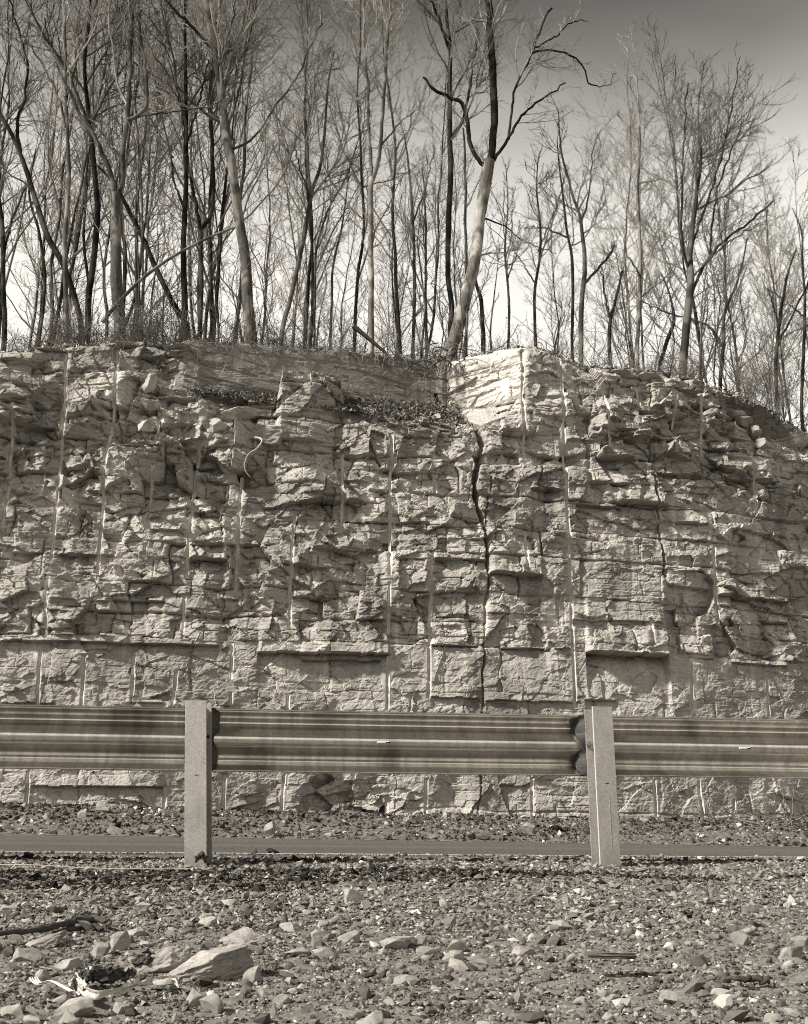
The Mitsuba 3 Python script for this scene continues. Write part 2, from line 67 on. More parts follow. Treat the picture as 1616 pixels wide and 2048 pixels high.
TREES = [[19.2,0.16,1.0,"dark trunk at the far left leaning out of frame to the left",[[-3.71,9.41,0.069],[-4.15,10.85,0.066],[-4.43,11.3,0.066],[-4.73,12.08,0.062],[-5.05,12.93,0.058],[-5.21,13.3,0.053],[-5.63,14.0,0.044],[-6.32,15.19,0.035]],[[[-5.17,13.25,0.034],[-5.27,13.92,0.029],[-5.15,14.39,0.025],[-5.15,14.91,0.025],[-5.37,15.65,0.02],[-5.72,16.69,0.015]]]],[18.6,0.3,1.0,"tall pale straight trunk just left of the leaning dark trunk's foot",[[-3.83,8.95,0.058],[-3.99,10.83,0.055],[-4.1,12.4,0.047],[-4.18,13.26,0.043],[-4.34,14.58,0.039],[-4.52,16.31,0.034],[-4.82,18.72,0.02]],[[[-4.21,13.37,0.024],[-4.5,14.23,0.019],[-5.06,15.19,0.015],[-5.49,15.73,0.01]],[[-4.25,14.03,0.024],[-4.19,14.94,0.019],[-4.24,16.34,0.015]]]],[20,0.12,1.0,"black rough trunk with a kink left of the thick forked tree",[[-3.72,9.79,0.077],[-3.75,10.66,0.078],[-3.76,11.37,0.074],[-3.76,12.32,0.075],[-3.89,13.45,0.061],[-4.15,14.78,0.056],[-4.28,15.8,0.047],[-4.35,17.55,0.042],[-4.51,19.63,0.027]],[[[-4.11,14.49,0.031],[-4.57,15.65,0.026],[-5.13,16.7,0.021],[-5.35,17.43,0.016]]]],[18.4,0.34,0.8,"thickest left tree, pale forked trunk with dark right limb",[[-2.87,8.91,0.111],[-3.02,10.29,0.104],[-3.14,11.56,0.092],[-3.17,11.98,0.083]],[[[-3.17,11.93,0.051],[-3.3,12.39,0.047],[-3.63,13.06,0.042],[-4.0,13.63,0.033],[-4.39,14.42,0.019]],[[-3.15,11.93,0.06],[-3.08,12.25,0.056],[-3.11,13.0,0.052],[-3.07,13.66,0.047],[-3.12,15.13,0.044],[-3.17,16.29,0.039],[-3.31,18.21,0.02]],[[-3.07,13.55,0.038],[-2.8,13.74,0.038],[-2.72,13.92,0.033],[-2.77,14.42,0.034],[-2.91,15.26,0.029],[-3.09,16.0,0.024]],[[-3.05,13.56,0.024],[-2.66,13.68,0.019],[-2.2,13.74,0.019],[-1.59,13.84,0.014],[-1.2,14.13,0.01]]]],[18.9,0.14,1.0,"dark diagonal trunk leaning left from the cliff edge",[[-1.7,9.4,0.065],[-2.04,10.06,0.065],[-2.41,10.81,0.061],[-2.68,11.37,0.057],[-3.06,12.03,0.047],[-3.29,12.43,0.038],[-3.68,12.85,0.024]],[]],[18.5,0.28,1.0,"thin straight sapling between the forked tree and the diagonal trunk",[[-2.48,9.0,0.027],[-2.61,10.88,0.028],[-2.75,12.45,0.023],[-2.93,13.64,0.019],[-3.08,15.21,0.01]],[]],[19.6,0.14,1.0,"dark straight trunk rising behind the foot of the diagonal trunk",[[-1.88,9.85,0.077],[-1.97,11.56,0.069],[-2.04,13.23,0.06],[-2.14,14.98,0.051],[-2.25,16.43,0.042],[-2.35,18.46,0.027]],[[[-2.01,12.44,0.03],[-2.31,13.33,0.02],[-2.47,14.36,0.015]],[[-2.07,13.81,0.025],[-1.85,14.77,0.02],[-1.69,15.63,0.016]]]],[20.4,0.2,1.0,"forked tree right of the dark straight trunk",[[-1.63,10.35,0.06],[-1.71,12.03,0.061],[-1.76,12.6,0.057]],[[[-1.76,12.58,0.041],[-1.93,13.29,0.036],[-2.11,14.11,0.026],[-2.27,15.07,0.016]],[[-1.75,12.58,0.051],[-1.53,12.91,0.047],[-1.61,14.4,0.042],[-1.69,15.25,0.037],[-1.68,16.64,0.027],[-1.65,18.21,0.017]]]],[21,0.2,1.0,"slim trunk left of the big curved tree",[[-1.38,10.77,0.047],[-1.38,12.63,0.048],[-1.34,13.9,0.038],[-1.27,15.09,0.027],[-1.24,16.24,0.017]],[]],[18.6,0.33,1.2,"big pale curved trunk sweeping up left with many limbs",[[-0.55,9.11,0.119],[-0.66,10.06,0.106],[-0.72,10.82,0.103],[-0.87,11.6,0.094],[-1.07,12.78,0.091],[-1.23,13.54,0.092],[-1.4,14.71,0.078],[-1.61,15.74,0.069],[-1.78,16.62,0.06],[-2.01,18.45,0.036]],[[[-1.06,13.18,0.034],[-0.76,13.41,0.029],[-0.49,13.89,0.024],[-0.32,14.3,0.025],[0.05,14.98,0.025],[0.23,15.53,0.02],[0.41,16.14,0.02],[0.59,16.89,0.015]],[[-1.29,13.81,0.044],[-1.65,13.95,0.034],[-2.05,14.25,0.024],[-2.57,14.82,0.02],[-2.9,15.43,0.015]],[[-1.23,13.54,0.034],[-1.02,14.81,0.03],[-0.93,15.94,0.025],[-0.81,16.73,0.025]],[[-1.36,13.92,0.029],[-1.56,14.05,0.029],[-1.42,15.06,0.025],[-1.22,15.96,0.02],[-1.11,16.7,0.02]],[[-1.56,15.39,0.04],[-1.95,15.74,0.04],[-2.36,16.02,0.035],[-2.78,16.51,0.03],[-3.02,17.21,0.02]]]],[19.4,0.22,1.0,"slender trunk leaning right in the middle left",[[-0.01,9.54,0.057],[0.14,10.63,0.058],[0.33,11.79,0.054],[0.49,12.92,0.045],[0.63,13.57,0.04],[0.7,14.52,0.031],[0.73,15.24,0.026],[0.86,16.36,0.016]],[[[0.47,12.75,0.025],[0.22,13.53,0.015],[0.09,14.46,0.01]]]],[20,0.24,1.0,"thin leaning sapling right of the slender trunk",[[0.64,9.86,0.03],[0.61,11.7,0.03],[0.78,12.74,0.026],[1.22,13.84,0.021],[1.47,14.77,0.011]],[]],[18.7,0.42,1.0,"white barked trunk forking into two pale stems in the centre",[[1.66,9.32,0.07],[1.63,10.79,0.067],[1.6,12.13,0.063],[1.63,12.97,0.059]],[[[1.62,12.91,0.039],[1.57,14.1,0.035],[1.52,15.56,0.03],[1.47,17.08,0.026],[1.43,18.6,0.016]],[[1.64,12.91,0.044],[1.77,13.43,0.039],[1.81,14.7,0.035],[1.89,16.51,0.031],[1.98,18.28,0.016]],[[1.79,13.66,0.02],[2.17,14.04,0.015],[2.47,14.01,0.01]]]],[18.9,0.46,1.35,"largest leaning pale trunk rooted in the notch of the cliff",[[3.14,9.2,0.133],[3.31,9.8,0.124],[3.51,10.66,0.121],[3.67,11.32,0.117],[3.8,12.27,0.114],[3.94,13.19,0.12],[4.0,13.6,0.111]],[[[3.92,13.47,0.06],[3.8,13.54,0.055],[3.6,13.97,0.056],[3.52,14.55,0.056],[3.45,14.78,0.051],[3.19,14.87,0.046],[2.88,14.99,0.041],[2.59,15.23,0.026]],[[4.01,13.6,0.101],[4.08,14.01,0.096],[4.15,15.08,0.098],[4.15,16.31,0.099],[4.12,17.56,0.095],[4.11,19.39,0.054]],[[4.04,13.54,0.045],[4.32,13.97,0.041],[4.59,14.47,0.031],[4.98,14.78,0.026],[5.41,15.05,0.016]],[[4.39,14.1,0.036],[4.46,14.7,0.031],[4.55,15.31,0.031],[4.83,16.01,0.031],[4.95,16.33,0.031],[5.24,17.18,0.027],[5.48,17.72,0.027]],[[4.94,16.29,0.031],[5.38,16.5,0.026],[5.76,16.54,0.026],[6.14,16.42,0.021],[6.34,16.04,0.021],[6.67,16.14,0.011],[7.04,16.65,0.005]],[[4.98,16.4,0.026],[5.47,16.82,0.021],[5.93,17.38,0.016],[6.32,17.56,0.011]],[[3.85,12.39,0.025],[4.2,12.39,0.02],[4.71,12.17,0.015],[5.51,12.01,0.01]]]],[20.2,0.18,1.0,"grey straight trunk just left of the leaning trunk's upper half",[[3.39,10.48,0.066],[3.43,10.93,0.067],[3.38,11.84,0.067],[3.38,13.02,0.074],[3.43,14.11,0.069],[3.44,15.35,0.065],[3.43,17.02,0.05],[3.36,18.61,0.045],[3.34,20.27,0.029]],[[[3.46,15.1,0.038],[3.76,15.7,0.033],[3.94,16.68,0.028],[4.06,17.48,0.022],[4.25,18.44,0.017]],[[3.42,17.28,0.033],[3.11,17.91,0.028],[2.77,18.27,0.022]]]],[19.4,0.24,1.0,"thin pale stem between the two big central trunks",[[3.58,9.79,0.034],[3.61,12.1,0.035],[3.61,13.84,0.031],[3.59,14.79,0.021]],[]],[21,0.2,1.0,"low crooked trunk just right of the leaning trunk",[[4.26,10.55,0.058],[4.24,11.62,0.054],[4.09,12.09,0.038],[4.08,12.82,0.027]],[]],[19.3,0.22,1.1,"tree with a long limb reaching right, right of the leaning trunk",[[5.84,9.54,0.059],[5.95,10.87,0.06],[6.0,11.55,0.056],[5.96,12.57,0.041],[5.83,13.49,0.031],[5.6,14.43,0.021],[5.57,15.15,0.011]],[[[5.97,11.21,0.04],[6.32,11.68,0.035],[6.71,12.23,0.026],[6.96,12.67,0.021]],[[5.96,12.57,0.026],[6.2,13.41,0.021],[6.35,14.37,0.016],[6.6,15.13,0.011]]]],[20,0.2,1.0,"slim dark trunk left of the tree with the long limb",[[5.92,9.94,0.041],[5.95,11.98,0.037],[5.91,12.98,0.032],[5.76,14.18,0.021],[5.73,15.05,0.011]],[[[5.9,12.74,0.021],[5.47,13.07,0.016],[5.1,13.18,0.011]]]],[19,0.34,1.2,"pale slender upright tree in the right half",[[6.92,9.26,0.044],[6.98,10.79,0.045],[7.09,11.91,0.04],[7.13,13.06,0.036],[7.17,14.24,0.031],[7.29,15.47,0.021],[7.28,16.09,0.011]],[[[7.03,11.24,0.025],[6.66,11.66,0.015],[6.56,12.1,0.01]],[[6.99,10.79,0.02],[7.46,11.16,0.015],[7.63,11.39,0.01]]]],[18.6,0.22,1.5,"broad fan shaped tree at the right of the rock top",[[7.68,9.03,0.081],[7.78,10.11,0.078],[7.89,10.92,0.074],[8.0,11.76,0.06],[8.18,12.9,0.04],[8.3,13.78,0.031],[8.41,15.04,0.021],[8.55,16.16,0.011]],[[[7.9,10.76,0.039],[8.46,11.74,0.035],[9.49,12.72,0.025],[9.98,13.23,0.015]],[[8.41,11.68,0.03],[8.67,13.06,0.025],[9.07,14.14,0.021],[9.73,15.41,0.01]],[[7.89,11.31,0.035],[7.73,12.07,0.03],[7.77,13.44,0.025],[7.86,15.11,0.016]],[[8.02,11.87,0.03],[8.49,13.16,0.025],[8.79,14.36,0.021],[9.07,15.84,0.011]],[[7.78,10.22,0.024],[7.47,10.41,0.019],[6.99,10.81,0.01]],[[7.92,11.09,0.025],[8.59,11.8,0.02],[9.25,12.19,0.01]]]],[20.5,0.2,1.0,"short forked trunk between long limb tree and slender upright tree",[[6.81,10.14,0.052],[6.91,11.09,0.048],[7.06,11.57,0.037],[7.23,12.29,0.027]],[[[6.91,11.09,0.032],[6.76,11.78,0.021],[6.67,12.25,0.011]]]],[19.6,0.2,1.0,"twin stemmed trunk right of the fan shaped tree",[[8.79,9.06,0.045],[8.94,10.22,0.046],[9.08,10.96,0.036],[9.41,11.73,0.026],[9.63,12.69,0.016]],[[[8.92,10.11,0.036],[8.82,10.77,0.026],[8.53,11.21,0.015]]]],[19.8,0.2,1.2,"dark wiry tree near the right edge",[[10.05,8.78,0.046],[10.23,10.28,0.047],[10.39,11.15,0.042],[10.5,11.74,0.032],[10.83,12.65,0.016]],[[[10.25,10.4,0.031],[10.7,11.35,0.021],[11.08,12.2,0.016]],[[10.34,10.97,0.026],[10.07,11.65,0.016]]]],[22,0.18,1.0,"bent dark trunk beside the pale slender upright tree",[[8.52,10.66,0.056],[8.66,11.31,0.057],[8.88,11.95,0.046],[8.86,12.58,0.029],[8.72,13.22,0.017]],[]],[21,0.2,1.2,"stem cut by the right edge of the photo",[[11.25,9.13,0.049],[11.41,10.91,0.044],[11.68,12.64,0.034],[11.65,13.78,0.023],[11.47,14.41,0.011]],[[[11.53,11.64,0.022],[11.17,12.61,0.017]]]],[20.5,0.2,1.0,"dark trunk at the far left edge",[[-5.4,9.72,0.064],[-5.53,11.12,0.06],[-5.76,12.57,0.056],[-6.11,14.05,0.041]],[[[-5.61,11.56,0.03],[-5.58,12.7,0.02],[-5.48,13.64,0.015]]]],[21.5,0.18,1.0,"thin dark trunk between the left edge and the leaning dark trunk",[[-4.93,10.21,0.041],[-4.99,11.7,0.042],[-5.18,12.74,0.037],[-5.49,13.81,0.027],[-5.49,14.92,0.016]],[]],[21,0.18,1.0,"forked slim stem behind the bent black trunk",[[-4.55,10.01,0.04],[-4.54,11.01,0.041],[-4.39,12.87,0.031],[-4.33,13.95,0.026],[-4.25,14.81,0.016]],[]],[20.6,0.22,1.0,"slim trunk between white forked tree and slender leaning trunk",[[0.99,10.07,0.036],[0.99,11.65,0.031],[1.22,13.32,0.021],[1.31,14.43,0.011]],[]],[21.5,0.24,1.0,"straight grey stem left of the notch, first from the white tree",[[2.83,10.53,0.048],[2.83,12.27,0.044],[2.8,13.88,0.039],[2.67,15.15,0.028],[2.49,16.45,0.017]],[[[2.81,13.75,0.022],[3.07,14.54,0.017],[3.28,15.6,0.011]]]],[22,0.24,1.0,"second grey stem right of the white tree, thinner",[[3.17,10.84,0.039],[3.17,12.56,0.034],[3.14,14.08,0.029],[3.08,15.52,0.017]],[]],[21,0.26,1.5,"fine branched young tree in the gap just right of the leaning trunk",[[5.39,10.35,0.043],[5.4,11.71,0.038],[5.58,13.18,0.033],[5.5,14.43,0.022],[5.63,15.47,0.011]],[[[5.53,12.93,0.022],[5.92,13.96,0.017],[6.18,14.87,0.011]],[[5.43,12.19,0.022],[5.11,13.14,0.016],[5.0,14.13,0.011]]]],[22,0.26,1.5,"second fine branched young tree in that gap, nearer the leaning trunk",[[5.0,10.81,0.039],[5.08,12.19,0.034],[4.97,13.45,0.029],[5.11,14.76,0.017],[5.06,15.7,0.012]],[[[5.02,12.69,0.023],[5.41,13.74,0.017],[5.55,14.8,0.012]]]]]
LOGS = [[1.3,18.4,9.56,1.91,18.4,9.06],[-3.15,18.2,9.24,-2.4,18.2,10.28,-1.42,18.2,11.05,-0.94,18.2,11.31]]
TOP_SLABS = [[5.965,8.327,16.95,0.47,0.08,0.1],[6.44,8.327,16.95,0.48,0.09,0.08],[6.793,8.224,16.9,0.41,0.14,0.15],[7.103,8.139,16.9,0.47,0.06,0.2],[5.626,8.375,17,0.39,0.05,0.25],[8.295,7.749,16.9,0.39,0.17,0.3],[8.479,7.527,16.85,0.23,0.12,0.2],[8.144,7.845,16.95,0.31,0.09,0.3],[-2.516,8.335,17,0.39,0.04,0],[-1.666,8.345,17,0.47,0.06,0],[-3.737,8.15,17,0.55,0.05,-0.08],[7.611,8.011,16.95,0.31,0.06,0.25],[8.571,7.31,16.8,0.2,0.12,0.1]]
SHELF_ROCKS = [[-0.635,7.099,16.75,0.61,0.14,-0.2],[-0.126,6.82,16.9,0.86,0.31,-0.1],[-2.108,7.598,16.9,0.25,0.22,0.1],[-2.113,6.851,16.85,0.28,0.19,0],[-2.063,7.258,16.85,0.31,0.14,0.1],[2.431,7.239,17,0.23,0.11,0.2],[2.178,7.154,17.0,0.22,0.1,-0.2],[1.927,7.159,17.0,0.2,0.09,0.1],[2.632,7.36,17.1,0.16,0.09,0.3],[1.469,7.099,17,0.31,0.11,0],[1.178,7.127,17.0,0.28,0.11,0.1],[1.69,7.301,17.15,0.17,0.08,0],[-0.971,6.912,16.85,0.34,0.19,0.1]]

# ---------------------------------------------------------------- materials
SEPIA = (1.045, 1.0, 0.905)


def tone(v):
    return {'type': 'rgb', 'value': [min(1, v * c) for c in SEPIA]}


def tinted(v):
    return mi.Color3f(v * SEPIA[0], v * SEPIA[1], v * SEPIA[2])


def diffuse(key, fn):
    scene[key] = {'type': 'twosided', 'bsdf': {'type': 'diffuse', 'reflectance': proc(fn) if callable(fn) else tone(fn)}}


def rock_fn(p, n, uv):
    big = fbm(p.x * 0.9, p.y * 0.9, p.z * 1.3, 3)
    lam = fbm(p.x * 1.5, p.y * 2, p.z * 34 + 2 * noise(p.x * 2, p.z * 2), 2)
    fine = fbm(p.x * 17, p.y * 17, p.z * 30, 3)
    streak = smoothstep(0.56, 0.75, fbm(p.x * 5.5, p.y * 3, p.z * 0.55 + 4, 3))
    dark = smoothstep(0.58, 0.78, fbm(p.x * 3.1 + 9, p.y * 2, p.z * 0.5, 3))
    v = 0.275 * (0.62 + 0.46 * big + 0.24 * lam + 0.30 * fine)
    v = v * (1 + 0.32 * streak) * (1 - 0.36 * dark)
    return tinted(dr.clip(v, 0.03, 0.6))


diffuse('m_rock', rock_fn)
for i, f_ in enumerate((0.86, 0.94, 1.04, 1.12)):
    diffuse(f'm_rock_{i}', lambda p, n, uv, f_=f_: rock_fn(p, n, uv) * f_)
diffuse('m_corner_sunlit', lambda p, n, uv: rock_fn(p, n, uv) * 1.6)  # corner facing the sun: its sunlit brightness is put into the colour
diffuse('m_joint_shaded', lambda p, n, uv: rock_fn(p, n, uv) * 0.66)       # the old weathered joint face of the recessed slab, with shade painted in


def groove_fn(p, n, uv):
    fine = fbm(p.x * 14, p.y * 14, p.z * 9, 3)
    return tinted(0.36 + 0.20 * fine)


diffuse('m_groove', groove_fn)


def stone_fn(p, n, uv):
    f = fbm(p.x * 45, p.y * 45, p.z * 60, 3)
    b = fbm(p.x * 9, p.y * 9, p.z * 9, 2)
    spots = smoothstep(0.66, 0.74, noise(p.x * 130, p.y * 130, p.z * 130))
    return tinted((0.165 + 0.20 * f + 0.16 * (b - 0.5)) * (1 - 0.18 * spots))


diffuse('m_stone', stone_fn)
diffuse('m_stone_dark', lambda p, n, uv: tinted(0.07 + 0.09 * fbm(p.x * 40, p.y * 40, p.z * 40, 3)))
diffuse('m_ground', lambda p, n, uv: tinted(0.085 + 0.15 * fbm(p.x * 60, p.y * 60, p.z * 60, 3)))
diffuse('m_bank', lambda p, n, uv: tinted(0.05 + 0.15 * fbm(p.x * 22, p.y * 22, p.z * 22, 4)))
diffuse('m_soil', lambda p, n, uv: tinted(0.05 + 0.24 * fbm(p.x * 9, p.y * 9, p.z * 9, 4)))


def asphalt_fn(p, n, uv):
    track = noise(p.x * 0.15, p.y * 1.3)
    return tinted(0.085 + 0.035 * track + 0.05 * (fbm(p.x * 60, p.y * 60, 0, 2) - 0.5))


diffuse('m_asphalt', asphalt_fn)
diffuse('m_line', lambda p, n, uv: tinted(0.33 + 0.2 * fbm(p.x * 6, p.y * 25, 0, 3)))
scene['m_pebbles'] = {'type': 'twosided', 'bsdf': {'type': 'diffuse', 'reflectance': {'type': 'mesh_attribute', 'name': 'vertex_color'}}}


def bark(key, v, patch):
    def fn(p, n, uv):
        ridges = fbm(p.x * 26, p.y * 26, p.z * 7, 3)
        blot = smoothstep(0.45, 0.62, fbm(p.x * 4, p.y * 4, p.z * 2.6, 3))
        return tinted(v * (0.55 + 0.85 * ridges) * (1 - patch * (1 - blot)))
    diffuse(key, fn)


BARKS = [0.12, 0.18, 0.25, 0.34, 0.46]
for i, v in enumerate((0.038, 0.065, 0.12, 0.20, 0.34)):
    bark(f'm_bark_{i}', v, 0.62)
for i, v in enumerate((0.075, 0.14, 0.25)):
    diffuse(f'm_twig_{i}', v)
diffuse('m_dead_wood', lambda p, n, uv: tinted(0.03 + 0.06 * fbm(p.x * 60, p.y * 60, p.z * 60, 3)))
diffuse('m_bleached_wood', lambda p, n, uv: tinted(0.3 + 0.2 * fbm(p.x * 30, p.y * 30, p.z * 30, 2)))
diffuse('m_dark_litter', lambda p, n, uv: tinted(0.012 + 0.03 * fbm(p.x * 50, p.y * 50, p.z * 50, 2)))
scene['m_plastic'] = {'type': 'twosided', 'bsdf': {'type': 'principled', 'base_color': tone(0.72), 'roughness': 0.4, 'specular': 0.5}}
scene['m_paper'] = {'type': 'twosided', 'bsdf': {'type': 'diffuse', 'reflectance': tone(0.42)}}


def zinc_fn(p, n, uv):
    sp = voronoi(p.x * 75, p.z * 75)[2]
    run = fbm(p.x * 40, 0, p.z * 5 + p.x * 6, 3)
    dirt = smoothstep(0.55, 0.78, fbm(p.x * 3.1 + 3, 0, p.z * 5, 3))
    return tinted((0.53 + 0.08 * sp + 0.26 * (run - 0.5)) * (1 - 0.32 * dirt))


def zinc_rough(p, n, uv):
    return 0.09 + 0.12 * fbm(p.x * 34, p.y * 9, p.z * 6 + p.x * 5, 3)


scene['m_zinc'] = {'type': 'twosided', 'bsdf': {'type': 'principled', 'base_color': proc(zinc_fn), 'metallic': 0.95, 'roughness': proc(zinc_rough)}}


def post_fn(p, n, uv):
    sp = voronoi(p.x * 110, p.z * 110)[2]
    return tinted((0.27 + 0.06 * sp + 0.16 * (fbm(p.x * 20, p.y * 20, p.z * 6, 3) - 0.5) + 0.10 * (noise(p.x * 260, p.y * 260, p.z * 260) - 0.5)) * (1 - 0.35 * smoothstep(0.62, 0.45, p.z + 0.1 * fbm(p.x * 30, p.y * 30, p.z * 9, 2))))


scene['m_post'] = {'type': 'twosided', 'bsdf': {'type': 'principled', 'base_color': proc(post_fn), 'metallic': 0.35, 'roughness': 0.6}}
diffuse('m_slot_and_glint', 0.5)  # pale slot metal, also the painted sun glint on a post edge
scene['m_black'] = {'type': 'twosided', 'bsdf': {'type': 'principled', 'base_color': tone(0.028), 'roughness': 0.6}}
scene['m_bolt'] = {'type': 'twosided', 'bsdf': {'type': 'principled', 'base_color': tone(0.45), 'metallic': 0.9, 'roughness': 0.25}}
scene['m_scratch'] = {'type': 'twosided', 'bsdf': {'type': 'diffuse', 'reflectance': tone(0.02)}}


# ---------------------------------------------------------------- helpers
def numbered(name):
    if name not in used:
        used[name] = 0
        return name
    used[name] += 1
    return f'{name}_{used[name]:03d}'


used = {}


def put(name, mesh, bsdf, parent=None, smooth=False, color=None):
    key = numbered(f'{parent}__{name}' if parent else name)
    scene[key] = mikit.ply(mesh, bsdf, smooth=smooth, color=color)
    return key


def say(key, label=None, category=None, group=None, kind=None):
    labels[key] = {k: v for k, v in dict(label=label, category=category, group=group, kind=kind).items() if v}


def thing(name, label, category, group=None):
    key = numbered(name)
    say(key, label, category, group)
    return key


def nz(x, y, z=0.0, s=1.0, seed=0, octaves=3):
    x, y = np.broadcast_arrays(np.asarray(x, np.float64) * s, np.asarray(y, np.float64) * s)
    o = seed * 37.31 + np.asarray(z, float) * s * 19.17
    tot = 0
    for k in range(octaves):
        tot = tot + 0.5 ** (k + 1) * flat_noise(x * 2 ** k + o + 11.7 * k, y * 2 ** k + 1.7 * o)
    return tot / (1 - 0.5 ** octaves) - 0.5


TABLE = np.random.default_rng(5).random(512 * 512, dtype=np.float32)


def flat_noise(x, y):
    xi, yi = np.floor(x), np.floor(y)
    a, b = (x - xi).astype(np.float32), (y - yi).astype(np.float32)
    a, b = a * a * (3 - 2 * a), b * b * (3 - 2 * b)
    i0, j0 = xi.astype(np.int32) & 511, yi.astype(np.int32) & 511
    i1, j1 = ((i0 + 1) & 511) << 9, (j0 + 1) & 511
    i0 = i0 << 9
    p, q = TABLE[i0 + j0], TABLE[i1 + j0]
    p = p + (q - p) * a
    q, w = TABLE[i0 + j1], TABLE[i1 + j1]
    q = q + (w - q) * a
    return p + (q - p) * b


def grid_faces(nu, nv):
    i, j = np.meshgrid(np.arange(nu - 1), np.arange(nv - 1), indexing='ij')
    a = i * nv + j
    return np.stack([a, a + nv, a + nv + 1, a + 1], -1)


def tris(q):
    q = q.reshape(-1, 4)
    return np.concatenate([q[:, [0, 1, 2]], q[:, [0, 2, 3]]])


def subset(v, f):
    ids, inv = np.unique(f, return_inverse=True)
    return v[ids], inv.reshape(f.shape)


def tubes(P, R, k=5):
    """Tubes along N polylines P (N, S, 3) with radii R (N, S) as one (vertices, triangles)."""
    N, S = R.shape
    t = np.gradient(P, axis=1)
    t /= np.linalg.norm(t, axis=-1, keepdims=True) + 1e-12
    m = t.mean(1)
    ref = np.where(np.abs(m[:, 2:3]) > 0.8 * np.linalg.norm(m, axis=1, keepdims=True), [[1.0, 0.13, 0]], [[0.11, 0.07, 1.0]])[:, None]
    a = np.cross(t, ref)
    a /= np.linalg.norm(a, axis=-1, keepdims=True) + 1e-12
    b = np.cross(t, a)
    ang = np.arange(k) * 2 * np.pi / k
    ring = P[:, :, None] + R[:, :, None, None] * (a[:, :, None] * np.cos(ang)[:, None] + b[:, :, None] * np.sin(ang)[:, None])
    v = ring.reshape(-1, 3)
    base = (np.arange(N)[:, None, None] * S + np.arange(S - 1)[None, :, None]) * k
    j = np.arange(k)[None, None]
    q = np.stack(np.broadcast_arrays(base + j, base + (j + 1) % k, base + k + (j + 1) % k, base + k + j), -1)
    return v, tris(q)


def join(parts):
    vs, fs, n = [], [], 0
    for v, f in parts:
        vs.append(v); fs.append(f + n); n += len(v)
    return np.vstack(vs), np.vstack(fs)


def resample(pts, S):
    pts = np.asarray(pts, float)
    s = np.concatenate([[0], np.cumsum(np.linalg.norm(np.diff(pts[:, :3], axis=0), axis=1))])
    t = np.linspace(0, s[-1], S)
    if len(pts) > 3:
        from scipy.interpolate import PchipInterpolator
        return np.stack([PchipInterpolator(s, pts[:, k])(t) for k in range(pts.shape[1])], -1)
    return np.stack([np.interp(t, s, pts[:, k]) for k in range(pts.shape[1])], -1)


def box(lo, hi):
    return trimesh.creation.box(bounds=[lo, hi])


# ---------------------------------------------------------------- the cliff: one relief over (u along, z up), split into its blocks and drill traces
OUT = np.array(OUTLINE)
_c = np.clip(OUT[:, 0] - 4.6, 0, 30)
OUT[:, 1] += .08 + .16 * np.clip((OUT[:, 0] - 6.2) / 2, 0, 1) + (OUT[:, 1] - .6) * .05 * _c ** 2 / (1 + .08 * _c) / 17
YC = 17.0


def ztop(u):
    z = np.interp(u, OUT[:, 0], OUT[:, 1], left=OUT[0, 1], right=OUT[-1, 1])
    return z - 0.12 * np.clip(u - OUT[-1, 0], 0, 12) ** 1.0 * 0.5


def notch(u):
    return np.interp(u, [P330[0], P893[0], P1045[0]], [0, 1.05, 0])


def zshelf(u):
    return np.interp(u, [SHELF_L[0], SHELF_R[0], P1045[0]], [SHELF_L[1] + .1, SHELF_R[1], SHELF_R[1] - .25])


def curve_back(u):
    return 0.05 * np.clip(u - 4.6, 0, 30) ** 2 / (1 + 0.08 * np.clip(u - 4.6, 0, 30)) + 0.01 * np.clip(-3.5 - u, 0, 40) ** 1.5


rng = np.random.default_rng(7)
FINE = 0.0172
U = np.concatenate([np.arange(-45, -9, .5), np.arange(-9, -5.1, .06), np.arange(-5.1, 9.8, FINE), np.arange(9.8, 14, .06), np.arange(14, 50, .5)])
Z = np.concatenate([np.arange(0.5, 8.5, FINE), np.arange(8.5, 9.3, .04)])
u, z = np.meshgrid(U, Z, indexing='ij')
zn = Y1290[1]                                        # the long bedding joint low in the face


